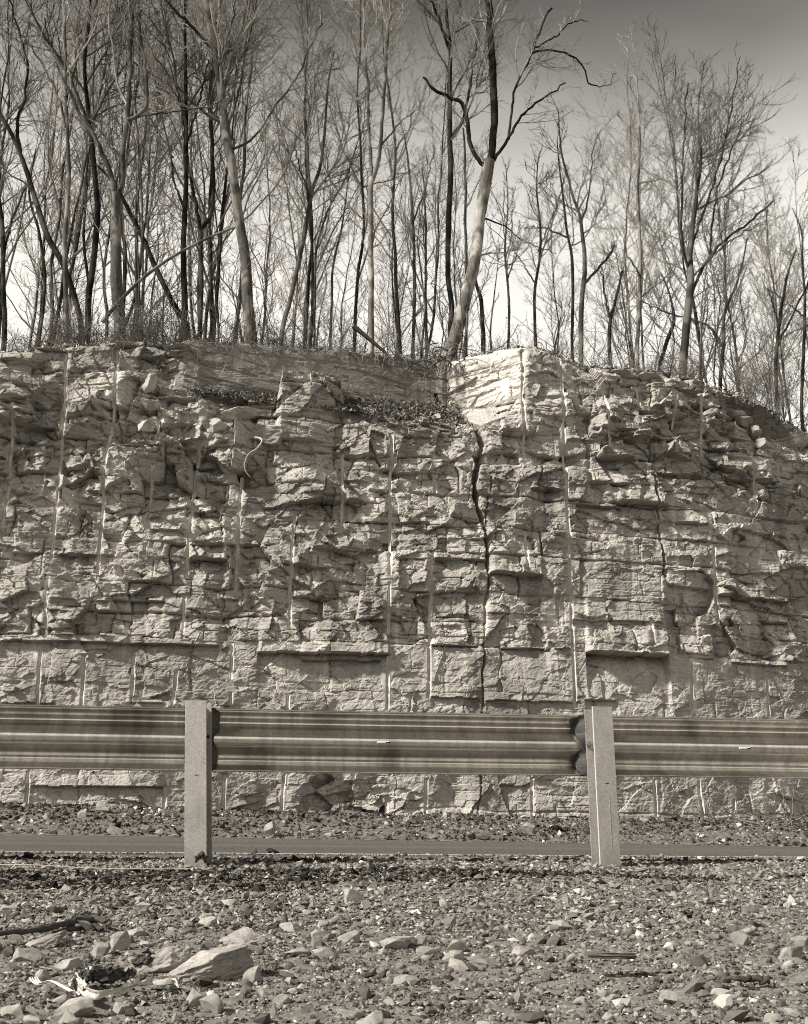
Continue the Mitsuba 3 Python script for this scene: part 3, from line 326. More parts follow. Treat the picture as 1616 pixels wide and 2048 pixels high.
def blocks(zb, w_lo, w_hi, warp, seed, tilt, off, off_lo):
    """Beds between the levels zb, cut into blocks: (block number, facet relief, distance to the next bed joint, to the next upright joint, bed number)."""
    r = np.random.default_rng(seed)
    zw = z + warp * 1.4 * nz(u * .45, z * .3, seed, 1, seed, 3) + warp * 0.5 * nz(u * 2.6, z * 2.6, seed, 1, seed + 1, 3) + 0.004 * (u - 2)
    uw = u + warp * 1.5 * nz(u * 1.2, z * 1.7, 3 + seed, 1, seed + 2, 4) + 0.05 * (z - 4) * 0.4
    k = np.clip(np.searchsorted(zb, zw) - 1, 0, len(zb) - 2)
    ident = np.zeros(u.shape, int); rel = np.zeros(u.shape); dz = np.minimum(zw - zb[k], zb[k + 1] - zw); du = np.zeros(u.shape)
    n0 = 0
    for b in range(len(zb) - 1):
        m = k == b
        if not m.any():
            continue
        h = zb[b + 1] - zb[b]
        e = [-60.0, -9.0]
        while e[-1] < 14:
            e.append(e[-1] + r.uniform(w_lo, w_hi) * (0.55 + 0.75 * h / np.mean(np.diff(zb))))
        e = np.array(e + [60.0])
        x = uw[m]
        i = np.clip(np.searchsorted(e, x) - 1, 0, len(e) - 2)
        c, hw = (e[i] + e[i + 1]) / 2, (e[i + 1] - e[i]) / 2
        n = len(e)
        low = (zb[b] < zn).astype(float) if hasattr(zb[b], 'astype') else float(zb[b] < zn)
        o = r.normal(0, 1, n) * (off_lo if zb[b] < zn - .05 else off)
        tl = tilt * (0.5 if zb[b] < zn - .05 else 1)
        g = r.normal(0, 1, (3, 2, n)) * tl
        xx, zz = x - c, zw[m] - (zb[b] + h / 2)
        f = np.minimum(np.minimum(g[0, 0, i] * xx + g[0, 1, i] * zz * .6 + r.uniform(0, .05, n)[i], g[1, 0, i] * 1.6 * xx + g[1, 1, i] * zz + r.uniform(0, .07, n)[i]), g[2, 0, i] * xx * .5 + g[2, 1, i] * 1.6 * zz + r.uniform(0, .08, n)[i])
        rel[m] = np.clip(o[i] + np.clip(f, -.22, .14), -.3, .2)
        du[m] = np.minimum(x - e[i], e[i + 1] - x)
        ident[m] = n0 + i
        n0 += n
    return ident, rel, dz, du, k


def levels(lo, hi, a, b, seed, fixed=()):
    r = np.random.default_rng(seed)
    e = [lo]
    while e[-1] < hi:
        e.append(e[-1] + r.uniform(a, b))
    e = np.array(e)
    for f in fixed:
        e[np.argmin(abs(e - f))] = f
    return np.sort(e)


big_id, big, bdz, bdu, bk = blocks(levels(0.0, 9, .42, .75, 3, (zn,)), .55, 1.5, .16, 11, .26, .085, .03)
mid_id, mid, mdz, mdu, mk = blocks(levels(0.0, 9, .14, .34, 5, (zn,)), .2, .75, .10, 23, .3, .05, .008)
sml_id, sml, sdz, sdu, sk = blocks(levels(0.0, 9, .05, .13, 9), .12, .5, .06, 31, .22, .02, .004)

from scipy.spatial import cKDTree


def fracture(per_m2, aspect, seed, tilt, off, warp):
    """Random fracture cells: (cell number, relief of one tilted facet per cell, distance to the cell's edge)."""
    r = np.random.default_rng(seed)
    n = int(17 * 9 * per_m2)
    pts = np.stack([r.uniform(-6, 11, n), r.uniform(.3, 9.3, n)], -1)
    uu = u + warp * nz(u, z, 0, 1.1 / warp * .25, seed, 4)
    zz_ = z + warp * .8 * nz(u, z, 0, 1.3 / warp * .25, seed + 1, 4)
    q = np.stack([uu.ravel(), zz_.ravel() * aspect], -1)
    dist, idx = cKDTree(pts * [1, aspect]).query(q, k=2)
    idx, edge = idx[:, 0].reshape(u.shape), (dist[:, 1] - dist[:, 0]).reshape(u.shape)
    g = r.normal(0, tilt, (n, 2)); o = r.normal(0, off, n)
    return idx, o[idx] + g[idx, 0] * (u - pts[idx, 0]) + .6 * g[idx, 1] * (z - pts[idx, 1]), edge


f1, fr1, fe1 = fracture(3.2, 1.5, 131, .30, .045, .16)
f2, fr2, fe2 = fracture(16, 1.7, 132, .34, .024, .10)
f3, fr3, fe3 = fracture(75, 1.9, 133, .32, .010, .05)

zt = ztop(u)
nd = notch(u)
# how broken the face is, from place to place
A = 0.55 + 0.9 * (nz(u * .55, z * .5, 0, 1, 41, 3) + 0.1)
A = np.where(z > zn, A + 0.25, 0.42)
blk = np.clip((u + .06) / .10, 0, 1) * np.clip((1.12 - u) / .10, 0, 1)                                                  # the great block standing on the shelf
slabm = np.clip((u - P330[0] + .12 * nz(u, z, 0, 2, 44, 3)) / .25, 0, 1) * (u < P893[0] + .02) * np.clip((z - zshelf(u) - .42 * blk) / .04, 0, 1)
wallm = np.clip(1 - np.hypot((u - (S1[0] + S2[0]) / 2) / 0.95, (z - (S1[1] + S2[1]) / 2) / 0.75), 0, 1) ** .5      # the smooth wall on the right
thin = np.clip((u - 5) / 1.0, 0, 1) * np.clip((z - 6.2) / .6, 0, 1)                                                 # thin beds at the upper right
cornerm = np.clip(1 - np.abs(u - (P893[0] + P1045[0]) / 2) / .75, 0, 1) * np.clip((z - SHELF_R[1] + .1) / .3, 0, 1)
A = A * (1 - .55 * np.clip((P330[0] - .25 - u) / .3, 0, 1) * np.clip((z - 7.25) / .2, 0, 1))
A = A * (1 - .9 * slabm) * (1 - .8 * wallm) * (1 - .6 * cornerm)
leftm = np.clip((-.3 - u) / 1.0, 0, 1) * np.clip((z - 4.7) / 1, 0, 1)
A = A * (1 + .35 * leftm) * (1 - .25 * np.clip((u - 1.2) / 1.5, 0, 1) * (z < 6.2)) * (1 - .55 * blk * (z > 6.7) * (z < 7.6))
A = A * np.where(z > zn, .53 + .3 * np.clip((.2 - u) / 1.5, 0, 1) * np.clip((z - 5.2) / .8, 0, 1) + .12 * thin, .5)
d = A * (.85 * big * (1 - .5 * thin) + (.30 + .5 * thin) * mid + sml * (.12 + 1.8 * thin) + 1.15 * fr1 + 1.3 * fr2 * (1 - .4 * thin) + .9 * fr3 * (1 - .5 * thin))
# rough skin
rough = 0.28 + 0.72 * (1 - slabm)
d += rough * (0.05 * nz(u * 1.1, z * .8, 0, 1, 51, 3) * (1 - wallm * .5) + 0.026 * nz(u * 3.2, z * 4.2, 0, 1, 52, 3) + 0.020 * nz(u * 9, z * 12, 0, 1, 53, 3) + 0.018 * nz(u * 27, z * 40, 0, 1, 54, 2))
cells = nz(u * 4.5 + .8 * nz(u, z, 0, 3, 60, 2), z * 6.5, 0, 1, 55, 2)
d += 0.03 * rough * np.abs(cells) * (z > zn - .6)
crk = np.clip(1 - fe1 / .02, 0, 1) * np.clip(nz(f1 * 1.37, z * .4, 0, 1, 66, 2) * 4 + .1, 0, 1) * .05
crk = np.maximum(crk, np.clip(1 - fe2 / .014, 0, 1) * np.clip(nz(f2 * 1.91, z * .7, 0, 1, 67, 2) * 4 - .1, 0, 1) * .04)
d -= crk * (1 - .9 * slabm) * np.where(z > zn, 1, .35)
# lamination in the slab and the pale corner, dipping to the right
lamz = z + np.where(slabm > 0, .16, -.1) * u
d += (slabm * .45 + cornerm) * 0.022 * np.sign(nz(u * .8, lamz * 11, 0, 1, 57, 2)) * (np.abs(nz(u * 1.5, lamz * 5, 0, 1, 58, 2)) > .06)
# joints: open seams along beds and upright cracks
seam = np.clip(1 - bdz / .024, 0, 1) * np.clip(nz(u * .5, bk * 3.7, 0, 1, 61, 2) * 4 + .7, 0, 1) * .07
seam = np.maximum(seam, np.clip(1 - mdz / .02, 0, 1) * np.clip(nz(u * 1.3, mk * 5.1, 0, 1, 62, 2) * 4 - .3, 0, 1) * .06)
seam = np.maximum(seam, np.clip(1 - sdz / .014, 0, 1) * np.clip(nz(u * 1.6, sk * 7.3, 0, 1, 63, 2) * 4 - .45, 0, 1) * .045)
upr = np.clip(1 - bdu / .03, 0, 1) * np.clip(nz(big_id * 3.3, z * .7, 0, 1, 64, 2) * 4 + .3, 0, 1) * .07
upr = np.maximum(upr, np.clip(1 - mdu / .02, 0, 1) * np.clip(nz(mid_id * 2.3, z, 0, 1, 65, 2) * 4 + .1, 0, 1) * .045)
d -= np.maximum(seam, upr) * (1 - .85 * slabm) * np.where(z > zn, .9, .45)
# overhanging ledges: a lip above, a hollow below
for x0, x1, zl, dep in LEDGES:
    w = np.clip((u - x0) / .05, 0, 1) * np.clip((x1 - u) / .05, 0, 1)
    t = z - zl + .035 * nz(u, zl, 0, 4, 71, 3)
    if dep < 0:
        continue
    d += w * np.where(t > 0, .55 * dep * np.exp(-t / (.12 + dep)), -.75 * dep * np.exp(t / (.10 + .7 * dep)))
# the great upright crack
C = np.array(CRACK)[::-1]
cu = np.interp(z, C[:, 1], C[:, 0]) + .05 * nz(0 * u, z, 0, 3.5, 81, 3)
cw = np.interp(z, [1, 3.2, 4.9, 6.2, 7.1, 8.0], [.012, .014, .02, .036, .038, .02])
cw = cw * (1 + 1.6 * nz(0 * u, z, 0, 6, 83, 3))
d -= np.interp(z, [1, 3.4, 5, 6.1, 7.8], [.05, .09, .14, .28, .3]) * np.clip(1.5 - np.abs(u - cu) / cw, 0, 1) * np.clip(nz(u, z, 0, 2.6, 84, 3) * 4 + 1.1, .5, 1) * (z < SHELF_R[1] + .3)
d += .07 * np.clip((u - cu) / .1, 0, 1) * np.clip(1 - (u - cu) / 1.6, 0, 1) * (z > 4.0) * (u > cu)
C = np.array(CRACK2)[::-1]
cu = np.interp(z, C[:, 1], C[:, 0]) + .04 * nz(0 * u, z, 0, 5, 82, 3)
d -= .1 * np.clip(1.4 - np.abs(u - cu) / .02, 0, 1) * (z > C[0, 1]) * (z < C[-1, 1])
# broken hollow at the foot, and buttresses beside it
hol = np.clip(1.25 - np.hypot((u - HOLE[0] - .5 * nz(u, z, 0, 2.2, 91, 3)) / .62, (z - HOLE[1] - .3 * nz(u, z, 0, 3, 90, 3)) / .40), 0, 1)
hr = np.random.default_rng(90).random(30000)
d -= hol ** .7 * (.06 + .5 * hr[f2] ** 1.5 + .12 * hr[f3])
d -= .16 * np.clip(1 - np.hypot((u - 2.9) / .35, (z - 1.15) / .5), 0, 1)
# the notch behind the leaning tree: the slab stands back, the shelf below slopes out, the corner returns
zs = zshelf(u)
zs = zs + blk * (.46 - .10 * np.clip((u - .55) / .4, 0, 1) - .08 * np.clip((.2 - u) / .2, 0, 1)) + .05 * nz(u, z, 0, 3, 93, 2)
fade = np.clip((z - (zs - .75 * nd - .04)) / (.75 * nd + .04), 0, 1)
fade = np.where(blk > 0, np.clip((z - (zs - .10)) / .10, 0, 1), fade) * blk + fade * (1 - blk)
d = d * (1 - .35 * (fade > 0) * (fade < 1)) - nd * fade
d += blk * (z > 6.75) * (z < zs) * (.16 - .50 * np.clip(u - .50, 0, 1) + .012 * np.sign(nz(u * .6, z * 13, 0, 1, 94, 2)))
# rock leaning back a little towards the top, weathered crown
d -= .25 * np.clip((z - (zt - .25)) / .25, 0, 1) ** 2 * (1 - slabm)
# broken, overhung hollow under the top at the far right
d -= .55 * np.clip(1.3 - np.hypot((u - 8.75 - .3 * nz(u, z, 0, 3, 89, 2)) / .75, (z - (zt - .42)) / .26), 0, 1) ** .6
# drill traces
gid = np.full(u.shape, -1)
d0 = 0.6 * d + .4 * nz(u * .5, z * .3, 0, .3, 95, 2) * .1
for gi, g in enumerate(GROOVES):
    g = np.array(g)[::-1]
    gu = np.interp(z, g[:, 1], g[:, 0]) + .012 * nz(0 * u + gi, z, 0, 1.2, 96, 2)
    inside = (np.abs(u - gu) < .027) & (z > g[0, 1]) & (z < g[-1, 1]) & (nz(z * 2.2, gi * 7.7, 0, 1, 97, 2) > -.26)
    base = np.interp(z[0], z[0], [np.median(d[np.searchsorted(U, np.interp(zz, g[:, 1], g[:, 0])) + np.array([-5, -4, 4, 5]), j]) for j, zz in enumerate(z[0])])
    base = np.convolve(np.pad(base, 12, mode='edge'), np.ones(25) / 25, mode='valid')
    s = np.clip((u - gu) / .027, -1, 1)
    gd = base[None] + .010 - .038 * np.sqrt(1 - s * s) + .004 * nz(u, z, 0, 30, 98, 1)
    near = np.clip(1.6 - np.abs(u - gu) / .06, 0, 1) * (z > g[0, 1]) * (z < g[-1, 1]) * .75
    d = d * (1 - near) + np.minimum(d + .03, base[None] + .014) * near
    d = np.where(inside, gd, d)
    gid[inside] = gi

cap = np.clip(z - zt, 0, None)
x = u.copy()
zz = np.where(cap > 0, zt + .10 * cap + .05 * nz(u, z, 0, 6, 99, 3) * np.clip(cap / .1, 0, 1), z)
y = YC + curve_back(u) - d + 1.8 * cap
V = np.stack([x, y, zz], -1).reshape(-1, 3)
Fq = grid_faces(len(U), len(Z))
mid4 = lambda a: a[:-1, :-1]
fid = mid4(big_id).copy()
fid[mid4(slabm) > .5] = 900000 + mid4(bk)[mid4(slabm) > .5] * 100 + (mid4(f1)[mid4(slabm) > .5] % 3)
gf = mid4(gid)
vis = (mid4(u) > -5.2) & (mid4(u) < 9.8) & (mid4(cap) < .1)
say('cliff', kind='structure')
cm = (mid4(cornerm) > .12) & (mid4(slabm) <= .5)
fid[cm] = 950000 + mid4(bk)[cm] * 20 + mid4(f1)[cm] % 2
use, cnt = np.unique(fid[vis & (gf < 0)], return_counts=True)
big300 = use[np.argsort(-cnt)][:296]
order = np.argsort(fid[(gf < 0)], kind='stable')
ff, qq = fid[gf < 0][order], Fq[gf < 0][order]
starts = {k: (a, b) for k, a, b in zip(*[(lambda uq, st: (uq, st, np.append(st[1:], len(ff))))(*np.unique(ff, return_index=True))][0])}
rest = []
big300 = set(big300.tolist())
for k, (a, b) in starts.items():
    if k in big300:
        put('rock_block', subset(V, tris(qq[a:b])), 'm_joint_shaded' if 900000 <= k < 950000 else 'm_corner_sunlit' if k >= 950000 else f'm_rock_{(int(k) * 7919) % 4}', 'cliff')
    else:
        rest.append(qq[a:b])
k = put('far_rock', subset(V, tris(np.concatenate(rest))), 'm_rock', 'cliff')
say(k, kind='stuff')
for g in range(len(GROOVES)):
    if (gf == g).any():
        put('drill_trace', subset(V, tris(Fq[gf == g])), 'm_groove', 'cliff')


# ---------------------------------------------------------------- terrain: plateau on top, far ground, bank, road, gravel shoulder
def plateau_z(X, Y):
    e = YC + curve_back(X) + notch(X)
    zs_ = np.convolve(np.pad(ztop(np.arange(-60, 60, .25)), 6, mode='edge'), np.ones(13) / 13, mode='valid')
    soft = np.interp(X, np.arange(-60, 60, .25), zs_)
    b = np.clip(Y - e, 0, None)
    w = np.clip((b - 1) / 5, 0, 1)
    return ztop(X) * (1 - w) + soft * w - .04 + .1 * np.clip(b, 0, 60) + .16 * nz(X, Y, 0, .8, 5, 3) * np.clip(b - .6, 0, 1)


PU = np.concatenate([np.arange(-45, -10, 1), np.arange(-10, 15, .1), np.arange(15, 50, 1)])
PV = np.concatenate([np.arange(0.6, 3, .1), 3 * 1.12 ** np.arange(0, 32)])
pu, pv = np.meshgrid(PU, PV, indexing='ij')
py = YC + curve_back(pu) + notch(pu) + pv
put('hilltop', (np.stack([pu, py, plateau_z(pu, py) - .02 * (pv < .65)], -1).reshape(-1, 3), tris(grid_faces(len(PU), len(PV)))), 'm_soil', smooth=True)
say('hilltop', kind='structure')
gx = np.array([-400, -46, 51, 400.0]); gy = np.array([-400, -3.0, 17.2, 110, 500.0])
a, b = np.meshgrid(gx, gy, indexing='ij')
put('ground', (np.stack([a, b, 0 * a + .02], -1).reshape(-1, 3), tris(grid_faces(4, 5))), 'm_ground')
say('ground', kind='structure')


hx, hy = np.meshgrid(np.arange(-260, 261, 6.0), np.array([-30, -34, -40, -48, -58, -72, -95, -140.0]), indexing='ij')
hz = np.interp(-hy, [30, 40, 58, 95, 140], [-.2, 3, 10, 16, 18]) + 5 * nz(hx, hy, 0, .03, 600, 3) * np.clip((-hy - 30) / 20, 0, 1)
put('added_hillside', (np.stack([hx, hy, hz], -1).reshape(-1, 3), tris(grid_faces(*hx.shape))), 'm_soil', smooth=True)  # unseen slope added behind the camera, shaped for the rail to reflect
say('added_hillside', kind='structure')


def road_near(X): return .4867 - .0023 * np.clip(X, -12, 14)
def road_far(X): return .5312 - .0098 * np.clip(X - 1.0, -12, 12)
def foot(X): return .93 - .0103 * np.clip(X, -12, 14)


rx = np.arange(-45, 50, .5)
a, t = np.meshgrid(rx, np.array([0, .002, .3, .6, 1.0]), indexing='ij')
road_z = lambda X, Y: road_near(X) + (road_far(X) - road_near(X)) * (Y - 6.4) / 8.1
Yr = 6.3 + 8.4 * t
put('road', (np.stack([a, Yr, road_z(a, Yr) - .05 * (t < .01)], -1).reshape(-1, 3), tris(grid_faces(len(rx), 5))), 'm_asphalt')
say('road', kind='structure')
for y0, y1 in ((6.43, 6.55), (14.0, 14.1)):
    Yl = y0 + (y1 - y0) * np.linspace(0, 1, 5)[None] + 0 * a
    k = put('edge_line', (np.stack([a, Yl, road_z(a, Yl) + .004], -1).reshape(-1, 3), tris(grid_faces(len(rx), 5))), 'm_line', 'road')


def bank_z(X, Y):
    t = np.clip((Y - 14.4) / 2.6, 0, 1.15)
    hump = .14 * np.sin(np.pi * np.clip(t, 0, 1)) * (1 + 1.5 * nz(X, Y, 0, .5, 15, 2))
    return road_far(X) - .03 + (foot(X) - road_far(X)) * t ** 1.15 + hump + .10 * nz(X, Y, 0, 2.2, 14, 4) * np.clip(t * 8, 0, 1)


bx, by = np.meshgrid(np.concatenate([np.arange(-45, -7, .5), np.arange(-7, 12, .05), np.arange(12, 50, .5)]), np.arange(14.3, 18.6, .05), indexing='ij')
put('bank', (np.stack([bx, by, bank_z(bx, by)], -1).reshape(-1, 3), tris(grid_faces(*bx.shape))), 'm_bank')
say('bank', kind='structure')


def ground_z(X, Y):
    base = np.where(Y < 5.45, .25 + .0715 * (Y - 2.6), .4538 + .034 * (Y - 5.45))
    ridge = .022 * np.exp(-((Y - 4.95) / .2) ** 2) * (1 + 2 * nz(X, Y, 0, 1.1, 18, 2)) + .012 * np.exp(-((Y - 5.85) / .15) ** 2) * (1 + 2 * nz(X, Y, 0, 1.3, 19, 2))
    return base + ridge + .035 * nz(X, Y, 0, 1.8, 16, 3) * np.clip((6.2 - Y), 0, 1) - .012


qx, qy = np.meshgrid(np.concatenate([np.arange(-45, -5, .5), np.arange(-5, 7, .03), np.arange(7, 50, .5)]), np.concatenate([np.arange(-3, 1.6, .2), np.arange(1.6, 6.46, .03)]), indexing='ij')
put('gravel_shoulder', (np.stack([qx, qy, ground_z(qx, qy) + .016 * nz(qx, qy, 0, 28, 17, 2) - .03 * (qy > 6.41)], -1).reshape(-1, 3), tris(grid_faces(*qx.shape))), 'm_ground')
say('gravel_shoulder', kind='structure')

# ---------------------------------------------------------------- gravel: pebbles by the thousand
ICO = trimesh.creation.icosahedron()
OCT = trimesh.Trimesh([[1, 0, 0], [-1, 0, 0], [0, 1, 0], [0, -1, 0], [0, 0, 1], [0, 0, -1.0]], [[0, 2, 4], [2, 1, 4], [1, 3, 4], [3, 0, 4], [2, 0, 5], [1, 2, 5], [3, 1, 5], [0, 3, 5]], process=False)


def pebbles(base, pos, size, r, flat=(.35, .8), tilt=.45, jitter=.34):
    n, bv, bf = len(pos), base.vertices, base.faces
    v = bv[None] * (1 + r.uniform(-jitter, jitter, (n, len(bv), 1)))
    sc = np.stack([r.uniform(.75, 1.5, n), r.uniform(.6, 1.1, n), r.uniform(*flat, n)], -1) * size[:, None]
    v = v * sc[:, None]
    a, b, c = r.uniform(0, 2 * np.pi, n), r.normal(0, tilt, n), r.normal(0, tilt, n)
    def rot(v, i, j, t):
        ct, st = np.cos(t)[:, None], np.sin(t)[:, None]
        v = v.copy(); p, q = v[..., i].copy(), v[..., j].copy()
        v[..., i], v[..., j] = ct * p - st * q, st * p + ct * q
        return v
    v = rot(rot(rot(v, 0, 2, b), 1, 2, c), 0, 1, a) + pos[:, None]
    f = bf[None] + (np.arange(n) * len(bv))[:, None, None]
    return v.reshape(-1, 3), f.reshape(-1, 3)


def colours(v, n, k):
    c = np.clip(v, .008, .6)[:, None] * np.array(SEPIA)
    return np.repeat(c, k, 0)


r = np.random.default_rng(21)
parts, cols = [], []


def scatter(n, x0, x1, y0, y1, mean, sig, base, lift=.25, tone_=(.16, .5), keep=None):
    X = r.uniform(x0, x1, n); Y = r.uniform(y0, y1, n)
    ok = np.abs(X - .123 * Y) < .40 * Y + .35
    X, Y = X[ok], Y[ok]
    s = np.clip(mean * np.exp(r.normal(0, sig, len(X))), .0022, .028)
    if keep is not None:
        kk = keep(X, Y); X, Y, s = X[kk], Y[kk], s[kk]
    P = np.stack([X, Y, np.where(Y > 6.28, np.maximum(ground_z(X, Y), road_z(X, Y)), ground_z(X, Y)) + s * lift], -1)
    v, f = pebbles(base, P, s, r)
    c = tone_[0] * np.exp(r.normal(0, tone_[1], len(X)))
    patch = nz(X * 1.1, Y * 3.2, 0, 1, 33, 3) + .5
    band = np.exp(-((Y - 4.95) / .28) ** 2) * .34 + np.exp(-((Y - 5.9) / .16) ** 2) * .30
    c = np.where((patch + band > .68) & (band > .06) & (r.random(len(X)) < .75), c * .2, c)
    parts.append((v, f)); cols.append(colours(c, len(X), len(base.vertices)))


HALF = trimesh.Trimesh([[1, 0, -.35], [-1, 0, -.35], [0, 1, -.35], [0, -1, -.35], [0, 0, .8]], [[0, 2, 4], [2, 1, 4], [1, 3, 4], [3, 0, 4]], process=False)   # grit, its underside in the ground
scatter(22000, -2.5, 3.4, 2.1, 3.8, .0047, .52, ICO, .3, (.145, .5))
scatter(95000, -2.5, 3.4, 2.1, 3.9, .0034, .42, HALF, .2, (.13, .6))
scatter(26000, -3.2, 4.2, 3.6, 5.3, .0062, .5, OCT, .45, (.165, .45))
scatter(90000, -3.2, 4.2, 3.7, 5.3, .0047, .45, HALF, .25, (.14, .55))
scatter(36000, -3.9, 5.0, 5.2, 6.30, .0074, .42, OCT, .42, (.15, .5))
scatter(5000, -3.9, 5.0, 6.26, 6.42, .0042, .4, OCT, .42, (.15, .5))
v, f = join(parts)
k = put('gravel', (v, f), 'm_pebbles', color=np.vstack(cols))
say(k, 'loose pale limestone gravel covering the shoulder on the near side of the rail', 'gravel', kind='stuff')

# rubble on the bank
n = 20000
X = r.uniform(-6, 11, n); Y = 14.35 + 2.75 * r.random(n)
s = np.clip(.014 * np.exp(r.normal(0, .55, n)), .005, .075)
v, f = pebbles(OCT, np.stack([X, Y, bank_z(X, Y) + s * .25], -1), s, r, tilt=.6)
c = .125 * np.exp(r.normal(0, .7, n)); c = np.where(nz(X * .7, Y * 1.6, 0, 1, 35, 3) > .06, c * .45, c)
v2, f2 = pebbles(OCT, np.stack([X, Y + .02, bank_z(X, Y) + .015], -1)[:3500], np.full(3500, .02), r, flat=(.06, .14), tilt=1.0)
V2, F2 = join([(v, f), (v2, f2)])
k = put('rubble', (V2, F2), 'm_pebbles', color=np.vstack([colours(c, n, 6), colours(.03 * np.exp(r.normal(0, .5, 3500)), 3500, 6)]))
say(k, 'broken stones and dead leaves on the bank between road and cliff', 'rubble', kind='stuff')


# ---------------------------------------------------------------- single stones
def stone(seed, sub=3, rough=.06, planes=15, flat=1.0):
    """A broken stone of unit size: a sphere cut by random planes, its faces then roughened."""
    q = np.random.default_rng(seed)
    m = trimesh.creation.icosphere(subdivisions=sub)
    v = m.vertices.copy()
    for _ in range(planes):
        nrm = q.normal(0, 1, 3); nrm /= np.linalg.norm(nrm)
        h = q.uniform(.36, .74)
        dd = v @ nrm
        v -= np.clip(dd - h, 0, None)[:, None] * nrm
    v *= 1 + rough * 2 * (meshkit.fbm(v * 2.5 + seed, 3, seed) - .5)[:, None]
    v += m.vertices * rough * .8 * (meshkit.fbm(v * 9 + seed, 2, seed + 1) - .5)[:, None]
    if sub >= 4:
        v += m.vertices * .045 * (meshkit.fbm(v * 16 + seed, 3, seed + 2) - .5)[:, None]
    v -= (v.max(0) + v.min(0)) / 2
    v /= (v.max(0) - v.min(0)) / 2
    return v, m.faces


def place_stone(name, label, cat, X, Y, zb, w, h, rot, seed, mat='m_stone', depth=None, sub=3, group=None, sink=.25):
    v, f = stone(seed, sub, .06 if w < .09 else .11)
    dep = depth or min(max(w * .55, h * .7), w)
    v = v * np.array([w / 2, dep / 2, h / 2 * 1.15])
    c, s_ = math.cos(rot), math.sin(rot)
    v = np.stack([v[:, 0] * c + v[:, 2] * s_, v[:, 1], -v[:, 0] * s_ + v[:, 2] * c], -1)
    v = v + np.array([X, Y, zb + h * (.5 - sink)])
    k = put(name, (v, f), mat, smooth=28)
    say(k, label, cat, group)
    return k


for i, (X, Y, w, h, rot, lab) in enumerate(STONES):
    hh = h * 1.05 if h > .5 * w else h * .95
    place_stone('boulder' if w > .12 else 'stone', lab, 'boulder' if w > .12 else 'stone', X, Y + .3 * w * .4, float(ground_z(X, Y)) - .004, w, hh, rot, 100 + i, 'm_stone_dark' if 'dark thin' in lab else 'm_stone', sub=5 if w > .12 else 4 if w > .07 else 3, sink=.2)
for i, (X, Y, w, h, lab) in enumerate(BANK_ROCKS):
    place_stone('rock', lab, 'rock', X, Y + .05, float(bank_z(X, Y)), w, h * 1.2, .3 * math.sin(i * 3), 300 + i, 'm_stone_dark' if 'dark lump' in lab else 'm_stone', sink=.1)
r = np.random.default_rng(77)
taken = [(a[0], a[1], a[2]) for a in STONES]
n = 0
while n < 100:
    Y = 2.35 + 2.5 * r.random() ** 1.3; X = .123 * Y + r.uniform(-.39, .39) * Y
    w = float(np.clip(.026 * math.exp(r.normal(0, .42)), .016, .065))
    if any((X - a) ** 2 + ((Y - b) * .8) ** 2 < (.45 * (w + c)) ** 2 for a, b, c in taken):
        continue
    taken.append((X, Y, w)); n += 1
    place_stone('cobble', 'small angular broken stone lying loose among the pale gravel', 'stone', X, Y, float(ground_z(X, Y)), w, w * r.uniform(.35, .7), r.normal(0, .2), 500 + n, 'm_stone' if r.random() < .85 else 'm_stone_dark', sub=2, group='small loose stones in the gravel', sink=.15)
TL = ["thin dark slab overhanging the rock top, first from the bright corner", "longest dark slab overhanging the rock top at right", "thick overhanging slab at the right of the dark slabs", "flat slab resting right of the thick overhanging slab", "thin pale slab on the sloping top beside the bright corner",
      "big block jutting from the broken hollow at the right edge", "angular block below the big jutting block at the right edge", "flat slab above the broken hollow at the right edge", "thin flat slab on the top edge above the second drill trace", "long flat slab on the top edge left of the recessed slab", "thin slab on the top edge at the far left", "small slab on the sloping top right of the flat slab", "dark block lowest in the hollow at the right edge"]
for i, (X, zc, Y, w, h, rot) in enumerate(TOP_SLABS):
    place_stone('rock_slab', TL[i], 'rock slab', X, Y + .15 + float(curve_back(X)), zc - h * .5, w, h * 1.3, rot, 900 + i, 'm_rock', depth=max(.35, w * .9), sink=0)
SL = ["flat slab jutting out left of the great shelf block", "broad low rock under the great shelf block", "pale block set in the face left of the recessed slab's foot", "small cubic rock below the pale block in the face", "low block stacked between pale block and cubic rock",
      "loose stone on the shelf left of the blocky rock", "tilted loose stone on the middle of the shelf", "small loose stone next to the tilted one on the shelf", "loose stone at the shelf's back under the tree roots", "flat stone at the shelf rim right of the great block", "flat stone at the shelf rim next to the great block", "small stone at the back of the shelf under the slab", "squat rock below the left end of the recessed slab"]
for i, (X, zc, Y, w, h, rot) in enumerate(SHELF_ROCKS):
    place_stone('shelf_rock', SL[i], 'rock', X, Y + .1, zc - h * .5, w, h * 1.15, rot, 950 + i, 'm_rock', depth=max(.3, w * .7), sub=4 if w > .5 else 3, sink=0)

# ---------------------------------------------------------------- guardrail
say('guardrail', 'galvanised steel W profile guardrail on two steel posts along the road', 'guardrail')
wy = np.array([.012, .0, .0, .081, .081, .0, .0, .081, .081, .0, .0, .012])
wz = np.array([.0, .003, .010, .052, .070, .134, .177, .241, .259, .301, .308, .311])
from scipy.ndimage import gaussian_filter1d
tt = np.linspace(0, 1, 161)
s_ = np.concatenate([[0], np.cumsum(np.hypot(np.diff(wy), np.diff(wz)))]); LEN_ = s_[-1]; s_ /= LEN_
tf_ = np.linspace(0, 1, 2401)


def bent(w_, mm):
    return gaussian_filter1d(np.interp(tf_, s_, w_), mm / 1000 / LEN_ * 2400, mode='nearest')


